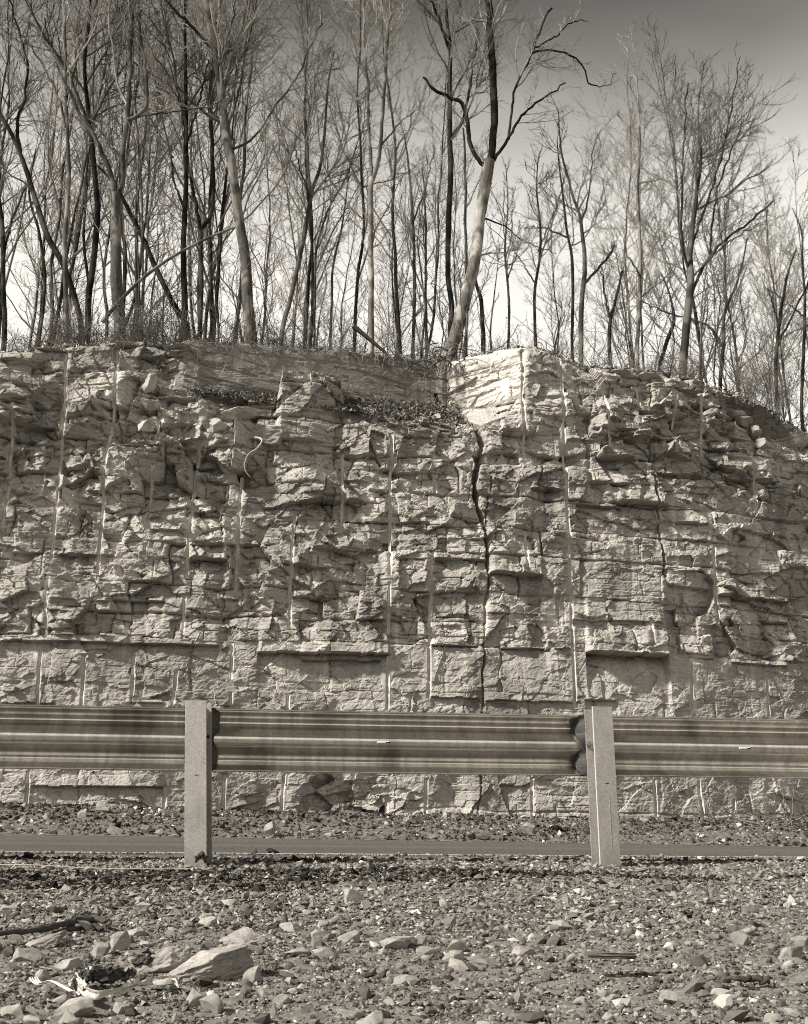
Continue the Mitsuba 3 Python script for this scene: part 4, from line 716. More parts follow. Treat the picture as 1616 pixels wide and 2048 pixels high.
ends_ = np.clip(np.minimum(tf_, 1 - tf_) / .05, 0, 1)              # the lips are bent tighter than the crests
WY, WZ = (np.interp(tt, tf_, bent(w_, 9.5) * ends_ + bent(w_, 2) * (1 - ends_)) for w_ in (wy, wz))
RAIL_Y, RAIL_TOP = 5.645, 1.203


def w_sheet(xs, dy=0.0, thick=.0032, ends=None):
    """A W profile sheet with thickness along the stations xs; ends(x) moves a station along x per height."""
    n = len(WY)
    prof = np.concatenate([np.stack([WY + dy, RAIL_TOP - WZ], -1), np.stack([WY + dy + thick, RAIL_TOP - WZ], -1)[::-1]])
    vs = []
    for xx in xs:
        off = np.zeros(2 * n) + xx
        if ends is not None:
            e = ends(xx); off = xx + np.concatenate([e, e[::-1]])
        vs.append(np.stack([off, RAIL_Y + prof[:, 0], prof[:, 1]], -1))
    m = 2 * n
    v = np.vstack(vs)
    q = [[i * m + j, (i + 1) * m + j, (i + 1) * m + (j + 1) % m, i * m + (j + 1) % m] for i in range(len(xs) - 1) for j in range(m)]
    f = tris(np.array(q))
    c = [[b + j, b + j + 1, b + m - 2 - j, b + m - 1 - j] for b in (0, (len(xs) - 1) * m) for j in range(n - 1)]
    return v, np.vstack([f, tris(np.array(c))])


bxs = np.arange(-9, 12.1, .25)
v, f = w_sheet(bxs)
v[:, 1] += .006 * nz(v[:, 0], v[:, 2], 0, 1.1, 301, 3); v[:, 2] += .004 * nz(v[:, 0], 0 * v[:, 0], 0, .7, 302, 2)
m_ = 2 * len(WY)
g_ = v.reshape(len(bxs), m_, 3)
n_ = len(WY)
sheets, vs_, o_ = [], [], 0
for part_ in (g_[:, :n_], g_[:, n_:], g_[:, [n_ - 1, n_]], g_[:, [m_ - 1, 0]]):            # front, back, lower lip, upper lip: their own vertices, so that each shades smoothly
    vs_.append(part_.reshape(-1, 3)); sheets.append(tris(grid_faces(len(bxs), part_.shape[1]))[:, ::-1] + o_); o_ += part_.shape[0] * part_.shape[1]
put('beam', (np.vstack(vs_), np.vstack(sheets)), 'm_zinc', 'guardrail', smooth=True)
for xs in (-1.295, .62, 2.538):
    sl = trimesh.util.concatenate([box([xs - .030, RAIL_Y - .0025, 1.0385], [xs + .030, RAIL_Y - .0005, 1.0505])])
    outer = trimesh.creation.capsule(height=.05, radius=.0075, count=[8, 16]); outer.apply_transform(trimesh.transformations.rotation_matrix(np.pi / 2, [0, 1, 0])); outer.apply_translation([xs - .025 if False else xs - .025, RAIL_Y + .002, 1.0445])
    put('bolt_slot', outer, 'm_slot_and_glint', 'guardrail', smooth=40)
    put('slot_hole', box([xs - .012, RAIL_Y - .0075, 1.0425], [xs + .008, RAIL_Y - .004, 1.0470]), 'm_scratch', 'guardrail')


def profile_post(x, yaw, lean, top, sink=.3, nick=0, hole=0, bolt=0):
    """A rolled I post: two flanges and a web with rounded root fillets, standing in the ground."""
    fl, dp, tf, tw, rr = .052, .15, .0065, .006, .009
    pts = [(-fl, 0), (fl, 0), (fl, tf), (tw / 2 + rr, tf)]
    pts += [(tw / 2 + rr - rr * math.sin(a), tf + rr - rr * math.cos(a)) for a in np.linspace(0.2, np.pi / 2, 5)]
    half = pts
    other = [(px, dp - py_) for px, py_ in half[::-1]]
    right = half + other
    left = [(-px, py_) for px, py_ in right[::-1] if abs(px) < fl or True]
    ring = [p for p in right if p != (-fl, 0) and p != (-fl, dp)]
    poly = [(-fl, 0)] + ring + [(-fl, dp)] + [(-px, py_) for px, py_ in ring[::-1] if abs(px) < fl or py_ not in (0, dp)]
    import shapely
    pg = shapely.Polygon(poly).buffer(0).buffer(-.0012).buffer(.0012)
    zb = float(ground_z(x, 5.45)) - sink
    m = trimesh.creation.extrude_polygon(pg, top - zb, engine='earcut')
    m.apply_translation([0, 0, zb])
    if nick:
        m = m
    key = put('post', m, 'm_post', 'guardrail', smooth=30)
    M = T().translate([x, 5.475, 0]).rotate([0, 0, 1], yaw)
    z0 = float(ground_z(x, 5.45))
    S = np.eye(4); S[0, 2] = lean; S[0, 3] = -lean * z0
    R = np.eye(4); ca, sa = math.cos(math.radians(yaw)), math.sin(math.radians(yaw))
    R[:2, :2] = [[ca, -sa], [sa, ca]]; R[:3, 3] = [x, 5.475, 0]
    M4 = R @ S
    def local(mesh, name, mat, sm=30):
        mesh.apply_transform(M4)
        return put(name, mesh, mat, key, smooth=sm)
    m.apply_transform(M4)
    scene[key] = mikit.ply(m, 'm_post', smooth=30)
    local(box([-.004, -.0012, .862], [.014, .0004, .866]), 'scratch', 'm_scratch', False) if x < 1 else local(box([-.004, -.0012, .846], [.012, .0004, .850]), 'scratch', 'm_scratch', False)
    if hole:
        c = trimesh.creation.cylinder(radius=.0085, height=.002, sections=24)
        c.apply_transform(trimesh.transformations.rotation_matrix(np.pi / 2, [1, 0, 0])); c.apply_translation([.034, dp - tf - .0008, 1.057])
        local(c, 'bolt_hole', 'm_scratch')
    if bolt:
        bx_ = -.031
        for rad, hgt, yy, sec in ((.021, .003, dp - tf - .0015, 28), (.0165, .014, dp - tf - .010, 6), (.009, .016, dp - tf - .023, 20)):
            c = trimesh.creation.cylinder(radius=rad, height=hgt, sections=sec)
            c.apply_transform(trimesh.transformations.rotation_matrix(np.pi / 2, [1, 0, 0])); c.apply_translation([bx_, yy, 1.047])
            local(c, {28: 'washer', 6: 'nut', 20: 'bolt'}[sec], 'm_bolt', 30)
        c = box([.010, -.0022, .55], [.0125, .0004, .80]); local(c, 'weld_seam', 'm_post', False)
        c = box([-fl - .002, -.004, .3], [-fl + .004, .004, top - .002]); c = trimesh.creation.cylinder(radius=.0035, height=top - .3, sections=10); c.apply_translation([-fl + .001, .003, (top + .3) / 2]); local(c, 'rolled_edge_glint', 'm_slot_and_glint', 30)  # pale rod stands in for the sun glint on the rolled edge
    return key


profile_post(-.300, -7.5, -.058, 1.219, hole=1)
profile_post(1.703, 0, -.009, 1.229, bolt=1)
crest = WY / .081


def pad(x0, x1):
    """The black W shaped backing pad between post and beam, its ends scalloped."""
    def ends(xx):
        side = -1 if xx == x0 else 1
        return side * (.018 * np.sqrt(np.clip(crest, 0, 1)))
    prof_f = np.minimum(WY - .006, .02)
    n = len(WY)
    vs = []
    for xx in np.linspace(x0, x1, 6):
        s = (xx - x0) / (x1 - x0) * 2 - 1
        e = np.sign(s) * abs(s) ** 3 * .024 * np.sqrt(np.clip(crest, 0, 1))
        belly = np.where(abs(s) == 1, .020, 0)
        front = np.full(n, -.012) + np.where(abs(s) == 1, np.clip(WY, 0, .05), 0)
        vs.append(np.stack([xx + e, RAIL_Y + front, RAIL_TOP - WZ], -1)); vs.append(np.stack([xx + e * .8, RAIL_Y + WY - .004, RAIL_TOP - WZ], -1)[::-1])
    v = np.vstack(vs); m = 2 * n
    q = np.array([[i * m + j, (i + 1) * m + j, (i + 1) * m + (j + 1) % m, i * m + (j + 1) % m] for i in range(5) for j in range(m)])
    c = np.array([[b + j, b + j + 1, b + m - 2 - j, b + m - 1 - j] for b in (0, 5 * m) for j in range(n - 1)])
    return v, np.vstack([tris(q), tris(c)])


put('backing_pad', pad(-.375, -.256), 'm_black', 'guardrail', smooth=35)
put('backing_pad', pad(1.626, 1.75), 'm_black', 'guardrail', smooth=35)


# ---------------------------------------------------------------- trees
def grow(P, R, per_m, length, ang, S, upw, gnarl, q, t0=.2, taper=.5, rmax=.03, rmin=.003):
    """Children along all parents at once: (points (M, S, 3), radii (M, S))."""
    seg = np.linalg.norm(np.diff(P, axis=1), axis=-1)
    L = seg.sum(1)
    cnt = q.poisson(np.maximum(per_m * L * (1 - t0), .6))
    idx = np.repeat(np.arange(len(P)), cnt)
    if not len(idx):
        idx = np.array([0])
    t = q.uniform(t0, 1.0, len(idx))
    s = t * (P.shape[1] - 1); i = np.minimum(s.astype(int), P.shape[1] - 2); fr = (s - i)[:, None]
    p0 = P[idx, i] * (1 - fr) + P[idx, i + 1] * fr
    rp = R[idx, i] * (1 - fr[:, 0]) + R[idx, i + 1] * fr[:, 0]
    tan = P[idx, i + 1] - P[idx, i]; tan /= np.linalg.norm(tan, axis=1, keepdims=True) + 1e-9
    rv = q.normal(0, 1, tan.shape); rv -= (rv * tan).sum(1, keepdims=True) * tan; rv /= np.linalg.norm(rv, axis=1, keepdims=True)
    a = q.normal(ang, .22, len(idx))[:, None]
    dr_ = tan * np.cos(a) + rv * np.sin(a)
    ln = length(L[idx], t) * q.uniform(.55, 1.25, len(idx))
    step = (ln / (S - 1))[:, None]
    out = [p0]
    for _ in range(S - 1):
        dr_ = dr_ + q.normal(0, gnarl, dr_.shape) + np.array([0, 0, upw])
        dr_ /= np.linalg.norm(dr_, axis=1, keepdims=True)
        out.append(out[-1] + dr_ * step)
    r0_ = np.clip(np.minimum(rp * .65, .0105 * ln ** .8 + .002), rmin, rmax)
    rad = r0_[:, None] * np.linspace(1, taper * .8, S)[None]
    return np.stack(out, 1), np.maximum(rad, rmin * .8)


def crown(P, R, q, dens=1.0, long=1.0, fine=True, t0=.3):
    out = []
    P1, R1 = grow(P, R, 3.1 * dens, lambda L, t: long * np.clip(.5 * L * (1.15 - t), .5, 2.6), .75, 9, .10, .16, q, t0, rmax=.034, rmin=.009)
    out.append(tubes(P1, R1, 4))
    P2, R2 = grow(P1, R1, 5.5, lambda L, t: np.clip(.55 * L * (1.2 - .7 * t), .25, 1.2), .65, 6, .08, .17, q, .15, rmax=.013, rmin=.0048)
    out.append(tubes(P2, R2, 3))
    if fine:
        P3, R3 = grow(P2, R2, 9.0, lambda L, t: np.clip(.5 * L * (1.2 - .6 * t), .16, .5), .6, 4, .08, .16, q, .15, rmax=.007, rmin=.0036)
        out.append(tubes(P3, R3, 3))
    return join(out)


def bark_of(t):
    return f'm_bark_{int(np.argmin([abs(t - b) for b in BARKS]))}'


for ti, (Y, tn, kind, lab, trunk, limbs) in enumerate(TREES):
    q = np.random.default_rng(1000 + ti)
    key = thing('bare_tree', lab, 'tree')
    x0, z0, w0 = trunk[0]
    gzv = float(plateau_z(np.array(x0), np.array(Y)))
    pts = [[x0, Y, zz_, w] for x0_, zz_, w in [(x0, z0, w0)] for x0 in [x0_]]
    low = [[x0 - .02, Y, min(gzv, z0 - .1) - .15, w0 * 1.35], [x0, Y, min(gzv, z0 - .1) + .12, w0 * 1.12]]
    wf = 1.0 if max(c_ for _, _, c_ in trunk) > .08 else .82
    tr = np.array(low + [[a, Y + .12 * math.sin(2.1 * b + ti), b, c * wf] for a, b, c in trunk])
    tr = resample(tr, 44)
    tr[:, :3] += .018 * np.stack([nz(tr[:, 2], 0 * tr[:, 2] + ti, k, 1.6, 400 + k, 3) for k in range(3)], -1) * 2
    P, R = tr[None, :, :3], tr[None, :, 3] * (1 + .16 * nz(tr[:, 2], 0 * tr[:, 2] + ti, 0, 3, 411, 2))
    v, f = tubes(P, R, 10)
    put('trunk', (v, f), bark_of(tn), key, smooth=True)
    allP, allR = [resample(tr[14:], 24)], []
    for li, lb in enumerate(limbs):
        sgn = q.choice([-1, 1])
        depth = q.uniform(.2, .9) * (0 if li == 1 and ti in (3,) else 1)
        y0 = Y + .12 * math.sin(2.1 * lb[0][1] + ti)
        ll = np.array([[a, y0 + sgn * depth * (i / max(1, len(lb) - 1)) ** 1.2, b, max(c * (.8 if kind >= 1.1 else 1), .008)] for i, (a, b, c) in enumerate(lb)])
        ll = resample(ll, 24)
        ll[1:, :3] += .02 * q.normal(0, 1, (23, 3)) * np.linspace(.3, 1, 23)[:, None]
        put('limb', tubes(ll[None, :, :3], ll[None, :, 3], 7), bark_of(tn * (.3 if (ti == 13 and li == 0) else .3 if ti == 13 else .85)), key, smooth=True)
        allP.append(ll)
    AP = np.stack([a[:, :3] for a in allP]); AR = np.stack([np.maximum(a[:, 3], .006) for a in allP])
    big_one = max(a[:, 3].max() for a in allP)
    cr = crown(AP, AR, q, dens=(.95 if big_one > .05 else .8) * kind, long=1.0 if big_one > .045 else .8)
    put('crown', cr, f'm_twig_{0 if tn < .17 else 1 if tn < .3 else 2}', key)


def wild_tree(seed, H, spread=1.0, stems=1, dens=1.0):
    """A bare forest tree of height H standing at the origin: (trunk mesh, crown mesh)."""
    q = np.random.default_rng(seed)
    Ps = []
    for s in range(stems):
        h = H * q.uniform(.75, 1) if s else H
        zz_ = np.linspace(0, h, 26)
        lean = q.normal(0, .06, 2) + (q.normal(0, .16, 2) if stems > 1 else 0)
        xy = lean[None] * zz_[:, None] + .25 * np.stack([nz(zz_, 0 * zz_ + seed + s, k, .35, 420, 3) * np.clip(zz_ / 1.0, 0, 1) for k in range(2)], -1) * 2
        Ps.append(np.column_stack([xy, zz_ - .2, np.maximum((.0031 * H + .007) * (1 - zz_ / h * .93) / (1 if stems == 1 else 1.4), .008)]))
    A_ = np.stack(Ps)
    P, R = A_[..., :3], A_[..., 3]
    tk = tubes(P, R, 6)
    B, RB = grow(P, R, 1.25 * dens, lambda L, t: spread * np.clip(.46 * H * (1.12 - t), .6, 4.5), .66, 12, .09, .1, q, .18, rmax=.045)
    cr = join([tubes(B, RB, 4), crown(np.concatenate([resample_n(P[:, 6:], 12), B]), np.concatenate([resample_n(R[:, 6:, None], 12)[..., 0], RB]), q, dens=.95 * dens, long=.75 * spread, t0=.2)])
    return tk, cr


def resample_n(P, S):
    i = np.linspace(0, P.shape[1] - 1, S)
    a = np.minimum(i.astype(int), P.shape[1] - 2); fr = (i - a)[None, :, None]
    return P[:, a] * (1 - fr) + P[:, a + 1] * fr


def group_of(name, parts_):
    scene[name] = {'type': 'shapegroup', **parts_}


VAR = []
for i in range(9):
    H = (9, 11, 13, 8, 12, 15, 10, 14, 9)[i]
    tk, cr = wild_tree(2000 + i, H, (1, 1, .8, 1.2, .9, .9, 1.2, .8, 1)[i], 2 if i in (3, 8) else 1)
    b = (2, 3, 1, 3, 2, 2, 3, 1, 3)[i]
    group_of(f'wild_{i}', dict(trunk=mikit.ply(tk, f'm_bark_{b}', smooth=True), crown=mikit.ply(cr, f'm_twig_{(0, 1, 2, 2, 2)[b]}')))
    VAR.append(H)
SAP = []
for i in range(4):
    q = np.random.default_rng(2100 + i)
    H = (3.2, 4.2, 5.2, 2.6)[i]
    zz_ = np.linspace(0, H, 14)
    P = np.column_stack([.22 * nz(zz_, 0 * zz_ + i, 0, .6, 430, 2) * 2, .22 * nz(zz_, 0 * zz_ + i, 3, .6, 431, 2) * 2, zz_ - .1])[None]
    R = np.maximum(.028 * (1 - zz_ / H * .9), .006)[None]
    group_of(f'sapling_{i}', dict(trunk=mikit.ply(tubes(P, R, 5), 'm_bark_2', smooth=True), crown=mikit.ply(crown(P, R, q, dens=1.1, long=.55, t0=.25), 'm_twig_1')))
    SAP.append(H)
for i in range(4):
    q = np.random.default_rng(2200 + i)
    n = 16
    a = q.uniform(0, 6.28, n); ln = q.uniform(.5, 1.25, n)
    t = np.linspace(0, 1, 7)
    P = np.stack([np.stack([np.cos(a)[:, None] * t ** 1.3 * ln[:, None] * .45, np.sin(a)[:, None] * t ** 1.3 * ln[:, None] * .45, t * ln[:, None] - .05], -1)], 0)[0]
    P = P + q.normal(0, .025, P.shape)
    R = np.broadcast_to(.008 * (1 - .75 * t), (n, 7)).copy()
    B, RB = grow(P, R, 6, lambda L, t: np.clip(.5 * L, .15, .5), .7, 5, .05, .2, q, .2, rmin=.0038)
    C2, RC = grow(B, RB, 7, lambda L, t: np.clip(.5 * L, .08, .3), .7, 4, .02, .2, q, .1, rmin=.0034)
    tip = C2[:, -1]
    lv, lf = pebbles(OCT, np.concatenate([tip + q.normal(0, .03, tip.shape) for _ in range(1)])[: (900 if i % 2 else 130)], np.full(len(tip), .016)[: (900 if i % 2 else 130)], q, flat=(.08, .15), tilt=1.2)
    d_ = dict(stems=mikit.ply(join([tubes(P, R, 4), tubes(B, RB, 3), tubes(C2, RC, 3)]), 'm_twig_1'), leaves=mikit.ply((lv, lf), 'm_twig_2' if i % 2 else 'm_twig_0'))
    group_of(f'brush_{i}', d_)


def plant(key, grp, X, Y, sc, rot):
    scene[key] = {'type': 'instance', 'shapegroup': {'type': 'ref', 'id': grp}, 'to_world': T().translate([X, Y, float(plateau_z(np.array(X), np.array(Y))) - .05]).rotate([0, 0, 1], rot).scale(sc)}


q = np.random.default_rng(55)
SHORT = ['far left dark trunk', 'tall pale straight trunk', 'kinked black trunk', 'thick forked tree', 'dark diagonal trunk', 'dark straight trunk', 'big curved trunk', 'slender leaning trunk', 'white forked tree', 'largest leaning trunk', 'grey straight trunk', 'tree with the long limb', 'pale slender tree', 'broad fan shaped tree', 'twin stemmed trunk', 'dark wiry tree', 'tree at the right edge', 'dark trunk at the left edge']
REF = [0, 1, 2, 3, 4, 6, 9, 10, 12, 13, 14, 17, 19, 20, 22, 23, 25, 26]
ORD = ['first', 'second', 'third', 'fourth', 'fifth', 'sixth', 'seventh', 'eighth', 'ninth', 'tenth', 'eleventh', 'twelfth']
WOOD = {}
n = 0
for i in range(50):
    az = q.uniform(-15, 29); az = az if (az < 12 or q.random() < .72) else q.uniform(-15, 10)
    Y = 21 + 24 * q.random() ** 1.2
    X = Y * math.tan(math.radians(az))
    bz_ = float(plateau_z(np.array(X), np.array(Y)))
    el = float(np.interp(az, [-16, 8, 14, 18, 24, 30], [46, 44, 35, 35.5, 36, 31])) + q.normal(0, 2.2)
    H = (.6 + Y / math.cos(math.radians(az)) * math.tan(math.radians(el))) - bz_
    H = float(np.clip(H, 4.5, 17))
    vi = int(np.argmin([abs(h - H) + q.uniform(0, 3.5) for h in VAR]))
    key = numbered('forest_tree')
    plant(key, f'wild_{vi}', X, Y, H / VAR[vi], q.uniform(0, 360))
    WOOD.setdefault('tree', []).append((X / Y, key))
for i in range(60):
    az = q.uniform(-15, 29); Y = 18.6 + 6 * q.random(); X = Y * math.tan(math.radians(az))
    si = q.integers(0, 4)
    key = numbered('sapling')
    plant(key, f'sapling_{si}', X, Y, q.uniform(.7, 1.25), q.uniform(0, 360))
    WOOD.setdefault('sapling', []).append((X / Y, key))
for i in range(64):
    az = q.uniform(-15, 29) if i % 3 else q.uniform(-15, 6); X = 18 * math.tan(math.radians(az))
    Y = YC + float(curve_back(np.array(X))) + float(notch(X)) + .55 + 2.6 * q.random() ** 1.4
    key = numbered('shrub')
    kk = int(q.choice([0, 2]) if az < 2 else q.integers(0, 4))
    plant(key, f'brush_{kk}', X, Y, q.uniform(.4, 1.05), q.uniform(0, 360))
    WOOD.setdefault('leafy shrub' if kk % 2 else 'bare shrub', []).append((X / Y, key))

for X_, Y_, s_c, lab in ((8.55, 17.75, .75, 'dark shrub overhanging the broken hollow at the right end of the rock top'), (9.05, 17.7, .9, 'dark shrub cut by the right edge of the photo above the broken hollow')):
    key = numbered('shrub')
    plant(key, 'brush_2', X_, Y_, s_c, 40 * X_)
    say(key, lab, 'shrub')
for what, (text, cat, grp) in {'tree': ('bare wood tree behind the', 'tree', 'bare trees of the wood behind the cliff'), 'sapling': ('thin leafless sapling near the', 'sapling', 'saplings on the cliff top'),
                               'leafy shrub': ('low shrub with pale dead leaves by the', 'shrub', 'shrubs with pale dead leaves'), 'bare shrub': ('low bare shrub of thin twigs by the', 'shrub', 'bare shrubs along the cliff top')}.items():
    near = {}
    for s_x, key in sorted(WOOD.get(what, [])):
        i = int(np.argmin([abs(TREES[j][4][0][0] / TREES[j][0] - s_x) for j in REF]))
        near.setdefault(i, []).append(key)
    for i, keys in near.items():
        for n, key in enumerate(keys):
            lab = f'{text} {SHORT[i]}' + (f', {ORD[min(n, 11)]} from left' if len(keys) > 1 else '')
            say(key, lab if len(lab.split()) <= 16 else lab.replace(' from left', ''), cat, grp)

# logs, roots and litter on the cliff
for (a, lab, w, mt) in ((LOGS[0], 'broken dead branch propped on the cliff top left of the white forked tree', .05, 'm_dead_wood'), (LOGS[1], 'long dead pole leaning up to the right among the left trunks', .035, 'm_bark_3')):
    p = np.array(a).reshape(-1, 3)
    p = resample(np.column_stack([p, np.linspace(w, w * .5, len(p))]), 16)
    k = put('dead_branch', tubes(p[None, :, :3], p[None, :, 3], 6), mt, smooth=True); say(k, lab, 'branch')
q = np.random.default_rng(91)
# pale root dangling on the shelf
root = np.array([[-.36, 16.55, 6.62], [-.24, 16.48, 6.55], [-.30, 16.45, 6.42], [-.45, 16.47, 6.30], [-.50, 16.5, 6.12], [-.40, 16.52, 5.95]])
k = put('root', tubes(resample(np.column_stack([root, [.016, .018, .016, .014, .011, .007]]), 22)[None, :, :3], np.linspace(.018, .006, 22)[None], 6), 'm_bleached_wood', smooth=True)
say(k, 'pale bare root hanging over the jutting slab on the left of the shelf', 'root')
# tangled roots in the notch under the leaning tree
n = 26
ax = np.array([P893[0] - .1, 17.75, float(ztop(np.array(P893[0])))])
st = ax + q.normal(0, 1, (n, 3)) * [.28, .08, .1]
out = [st]; dr_ = q.normal(0, 1, (n, 3)) * [.8, .15, .2] + [-.15, -.45, -.5]
for _ in range(9):
    dr_ += q.normal(0, .25, dr_.shape) + [0, -.02, -.10]; dr_ /= np.linalg.norm(dr_, axis=1, keepdims=True)
    out.append(out[-1] + dr_ * .085)
P = np.stack(out, 1)
k = put('root_tangle', tubes(P, np.linspace(.014, .004, 10)[None] * q.uniform(.5, 1.3, (n, 1)), 4), 'm_bark_2', smooth=True)
say(k, 'tangle of thin roots hanging in the notch below the leaning tree', 'roots')
n = 170
X = np.concatenate([q.uniform(P330[0] + .3, P893[0] - .1, 120), q.uniform(-5, 8, 50)])
st = np.stack([X, YC + curve_back(X) + notch(X) - .02 + .1 * q.random(n), ztop(X) + .03], -1)
out = [st]; dr_ = q.normal(0, 1, (n, 3)) * [.9, .1, .3] + [0, -.5, -.15]
ln = q.uniform(.02, .075, n)[:, None]
for _ in range(8):
    dr_ += q.normal(0, .3, dr_.shape) * [1, .3, 1] + [0, .1, -.22]; dr_ /= np.linalg.norm(dr_, axis=1, keepdims=True)
    out.append(out[-1] + dr_ * ln)
k = put('hanging_roots', tubes(np.stack(out, 1), np.linspace(.008, .003, 9)[None] * q.uniform(.6, 1.5, (n, 1)), 4), 'm_twig_1', smooth=True)
say(k, 'thin roots and twigs hanging over the cliff edge', 'roots', kind='stuff')
# leaf litter and twigs along the edge and the shelf
n = 15000
X = q.uniform(-6, 11, n); Yb = YC + curve_back(X) + notch(X) + .22 + 1.3 * q.random(n)
P = np.stack([X, Yb, plateau_z(X, Yb) + .02 + .05 * q.random(n)], -1)
m = 5200
xs = q.uniform(P330[0] + .5, P893[0] + .15, m); f_ = q.uniform(.0, 1, m)
ds = notch(xs) * f_
Ps = np.stack([xs, YC - .02 + ds * .98 - .08, zshelf(xs) - .75 * notch(xs) * (1 - f_) + .06 + .06 * q.random(m)], -1)
v, f = pebbles(OCT, np.vstack([P, Ps]), np.concatenate([q.uniform(.015, .04, n), q.uniform(.012, .03, m)]), q, flat=(.08, .3), tilt=.9)
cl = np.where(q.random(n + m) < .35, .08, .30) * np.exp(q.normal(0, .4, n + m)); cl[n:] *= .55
k = put('leaf_litter', (v, f), 'm_pebbles', color=colours(cl, n + m, 6))
say(k, 'dead leaves and soil along the cliff edge and on the shelf', 'leaf litter', kind='stuff')
n = 900
X = np.concatenate([q.uniform(-6, 10, 560), q.uniform(P330[0] + .4, P893[0] + .1, 340)])
ons = np.arange(n) >= 560
fsh = q.uniform(.1, 1, n)
Y = np.where(ons, YC - .05 + notch(X) * fsh, YC + curve_back(X) + notch(X) + .1 + q.random(n) * .7)
Zb = np.where(ons, zshelf(X) - .75 * notch(X) * (1 - fsh) + .08, plateau_z(X, Y) + .03)
dr_ = q.normal(0, 1, (n, 3)) * [1, .5, .35]; dr_ /= np.linalg.norm(dr_, axis=1, keepdims=True)
out = [np.stack([X, Y, Zb], -1)]
for _ in range(5):
    dr_ += q.normal(0, .3, dr_.shape); dr_ /= np.linalg.norm(dr_, axis=1, keepdims=True)
    out.append(out[-1] + dr_ * .07)
k = put('fallen_twigs', tubes(np.stack(out, 1), np.linspace(.007, .003, 6)[None] * q.uniform(.6, 1.5, (n, 1)), 3), 'm_twig_1')
say(k, 'thin fallen twigs scattered along the cliff edge and the shelf', 'twigs', kind='stuff')
# brushwood on the bank at the right
n = 70
out = [np.stack([q.uniform(6.2, 8.6, n), q.uniform(15.2, 16.6, n), np.zeros(n)], -1)]
out[0][:, 2] = bank_z(out[0][:, 0], out[0][:, 1]) + .03
dr_ = q.normal(0, 1, (n, 3)) * [1, .3, .25] + [0, 0, .15]
for _ in range(7):
    dr_ += q.normal(0, .25, dr_.shape) + [0, 0, -.04]; dr_ /= np.linalg.norm(dr_, axis=1, keepdims=True)
    out.append(out[-1] + dr_ * .1)
k = put('brushwood', tubes(np.stack(out, 1), np.linspace(.011, .004, 8)[None] * q.uniform(.5, 1.4, (n, 1)), 4), 'm_twig_1')
say(k, 'heap of dead brushwood on the bank at the right end', 'brushwood')


# ---------------------------------------------------------------- small things on the gravel
def stick(name, pts, w0, w1, mat, label, cat='stick', S=24, wob=.004):
    p = np.array(pts, float)
    p = resample(np.column_stack([p, np.linspace(w0, w1, len(p))]), S)
    p[:, 2] = np.maximum(p[:, 2], ground_z(p[:, 0], p[:, 1]) + p[:, 3] * .6 + .008)
    p[:, :3] += q.normal(0, wob, (S, 3)) * np.linspace(.3, 1, S)[:, None]
    p[:, 3] *= 1 + .25 * q.normal(0, 1, S) * .5
    p[[0, -1], 3] = .0004; p[-2, 3] *= .7
    k = put(name, tubes(p[None, :, :3], p[None, :, 3], 8), mat, smooth=True)
    say(k, label, cat)
    return k


stick('dead_branch', BRANCH, .006, .012, 'm_dead_wood', 'long dark dead branch lying on the gravel at the left edge', 'branch')
b = np.array(BRANCH)[3:]
b2 = b + [0, -.02, -.02]
stick('bark_strip', b2, .006, .008, 'm_dead_wood', 'second short dark stick lying against the dead branch', 'stick')
stick('twig', TWIG2, .004, .009, 'm_dead_wood', 'thin dark twig lying low on the right gravel', 'twig')
stick('twig', TWIG3, .006, .006, 'm_dead_wood', 'short black stub of wood right of the middle', 'twig')
a, b = np.array(BARK)
m = trimesh.creation.box(extents=[np.linalg.norm(b - a), .035, .016]).subdivide().subdivide().subdivide().subdivide()
vv = m.vertices; vv += .008 * np.stack([nz(vv[:, 0], vv[:, 1] * 3, vv[:, 2], 12, 500 + k, 3) for k in range(3)], -1) * [2, 2, 1.2]
vv[:, 1] *= 1 - .6 * (vv[:, 0] / vv[:, 0].max()) ** 4
ang = math.atan2(b[1] - a[1], b[0] - a[0])
m.vertices = vv; m.apply_transform(trimesh.transformations.rotation_matrix(ang, [0, 0, 1])); m.apply_translation((a + b) / 2 + [0, .02, .03])
k = put('bark_piece', m, 'm_stone_dark', smooth=30); say(k, 'flat dark strip of bark lying on the gravel right of centre', 'bark')
w = np.array(WIRE); w[:, 2] = ground_z(w[:, 0], w[:, 1]) + .03
k = put('wire', tubes(resample(np.column_stack([w, 0 * w[:, 0]]), 40)[None, :, :3], np.full((1, 40), .0022), 6), 'm_paper', smooth=True)
say(k, 'thin pale wire lying along the ground left of the left post', 'wire')
place_stone('clod', 'dark clod lying on the near road edge right of the left post', 'clod', CLOD[0], 6.6, float(road_z(CLOD[0], 6.6)), .075, .03, 0, 777, 'm_dark_litter', sink=0)


def crumple(pts, width, seed, amp, S=40, W=9, lift=.0, upright=.5):
    p = resample(np.column_stack([np.array(pts, float), np.zeros(len(pts))]), S)[:, :3]
    t = np.linspace(-1, 1, W)
    g = p[:, None] + (t[None, :, None] * width / 2) * np.array([.15, 1 - upright, upright])
    gx_, gy_ = np.meshgrid(np.arange(S) / S * 6, t * 2, indexing='ij')
    for k in range(3):
        g[..., k] += amp * 2 * nz(gx_, gy_, k * 3.3, 1.6, seed + k, 3)
    g[..., 2] = np.maximum(g[..., 2] + lift, ground_z(g[..., 0], g[..., 1]) + .006)
    wmask = 1
    return g.reshape(-1, 3), tris(grid_faces(S, W))


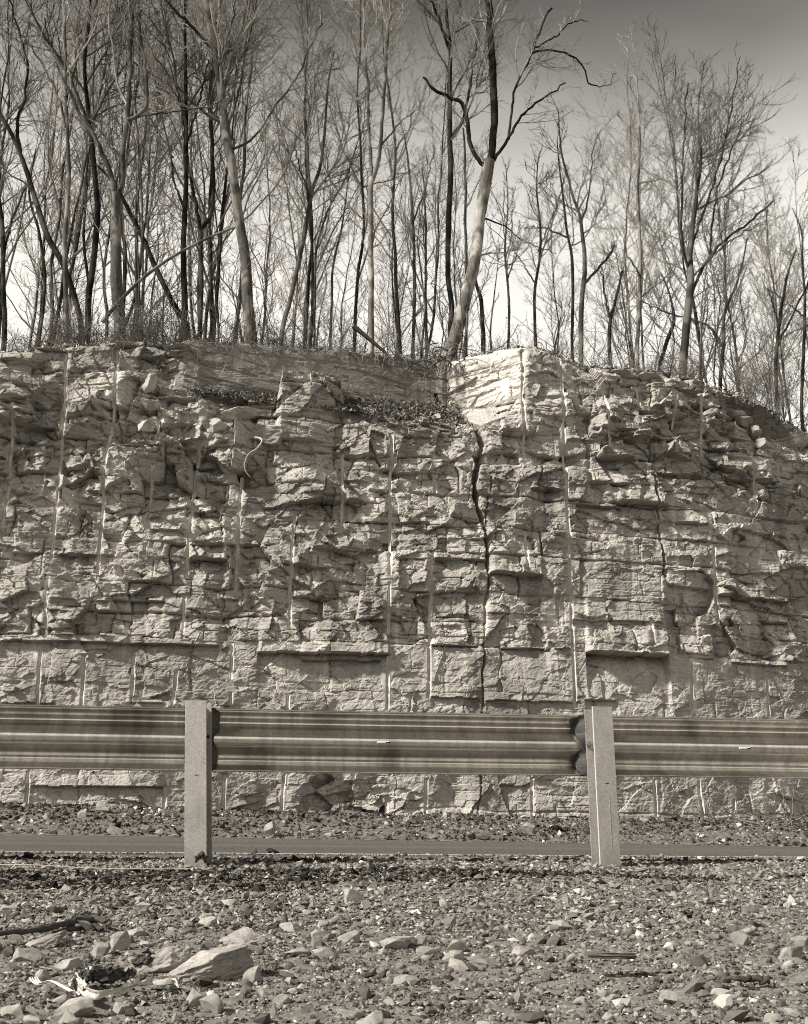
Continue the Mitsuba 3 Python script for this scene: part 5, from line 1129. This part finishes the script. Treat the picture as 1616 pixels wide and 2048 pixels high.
k = put('plastic_scrap', crumple(SCRAP[1:], .020, 610, .013, lift=.006), 'm_paper', smooth=True)
say(k, 'crumpled white scrap of plastic lying among the stones right of the fork', 'plastic scrap')
cupv = crumple([SCRAP[0], SCRAP[1], SCRAP[2]], .034, 640, .012, S=18, lift=.008, upright=.8)
k = put('plastic_scrap', cupv, 'm_paper', smooth=True)
say(k, 'curled white plastic piece standing up at the end of the fork', 'plastic scrap')
for i, (x_, y_, z_) in enumerate(LITTER[:6]):
    if i in (0, 1, 3):
        continue
    s0 = .03 + .012 * (i % 3)
    pts = [[x_ - s0, y_ + .01, z_ + .01], [x_, y_ - .01, z_ + .02], [x_ + s0, y_ + .02, z_ + .015]]
    k = put('dead_leaf', crumple(pts, .034, 700 + 5 * i, .018, S=20, lift=.002), 'm_dead_wood', smooth=True)
    say(k, 'black crumpled dead leaf in the hollow before the largest boulder', 'dead leaf', 'black dead leaves before the largest boulder')
k = put('dead_leaf', crumple([[-.30, 5.40, .475], [-.27, 5.40, .50], [-.245, 5.41, .47]], .032, 760, .012, S=16, lift=.004, upright=.9), 'm_dead_wood', smooth=True)
say(k, 'dark curled leaf leaning against the foot of the left post', 'dead leaf')
# the fork
tip, root_, neck, end = (np.array(p) for p in FORK)
ax_ = end - tip; ax_[2] = 0; ax_ /= np.linalg.norm(ax_); sd = np.array([-ax_[1], ax_[0], 0])
L0 = np.linalg.norm((end - tip)[:2])
base = tip.copy(); base[2] = float(ground_z(tip[0], tip[1])) + .022


def fpt(a, s, h):
    return base + ax_ * a + sd * s + np.array([0, 0, h])


fk = thing('fork', 'white plastic fork lying on the gravel at the lower left', 'fork')
for i in range(4):
    s = (-1.5 + i) * .0062
    pts = np.array([fpt(a, s * (1 - .1 * t_), h) for t_, (a, h) in enumerate([(0, .014), (.012, .006), (.026, .003), (.042, .006)])])
    pr = resample(np.column_stack([pts, [.0010, .0017, .0019, .0019]]), 10)
    put('tine', tubes(pr[None, :, :3], pr[None, :, 3], 6), 'm_plastic', fk, smooth=True)
aa = np.linspace(.036, .15, 26)
hw = np.interp(aa, [.036, .043, .054, .062, .15], [.0118, .0122, .008, .0046, .0068])
hh = np.interp(aa, [.036, .05, .065, .09, .15], [.005, .009, .013, .010, -.002])
g = np.stack([[fpt(a, s * w_, h + e) for s, e in ((-1, 0), (-.5, .0012), (0, .0004), (.5, .0012), (1, 0), (.6, -.0018), (-.6, -.0018))] for a, w_, h in zip(aa, hw, hh)])
S7 = 7
qf = np.array([[i * S7 + j, (i + 1) * S7 + j, (i + 1) * S7 + (j + 1) % S7, i * S7 + (j + 1) % S7] for i in range(25) for j in range(S7)])
put('handle', (g.reshape(-1, 3), tris(qf)), 'm_plastic', fk, smooth=50)
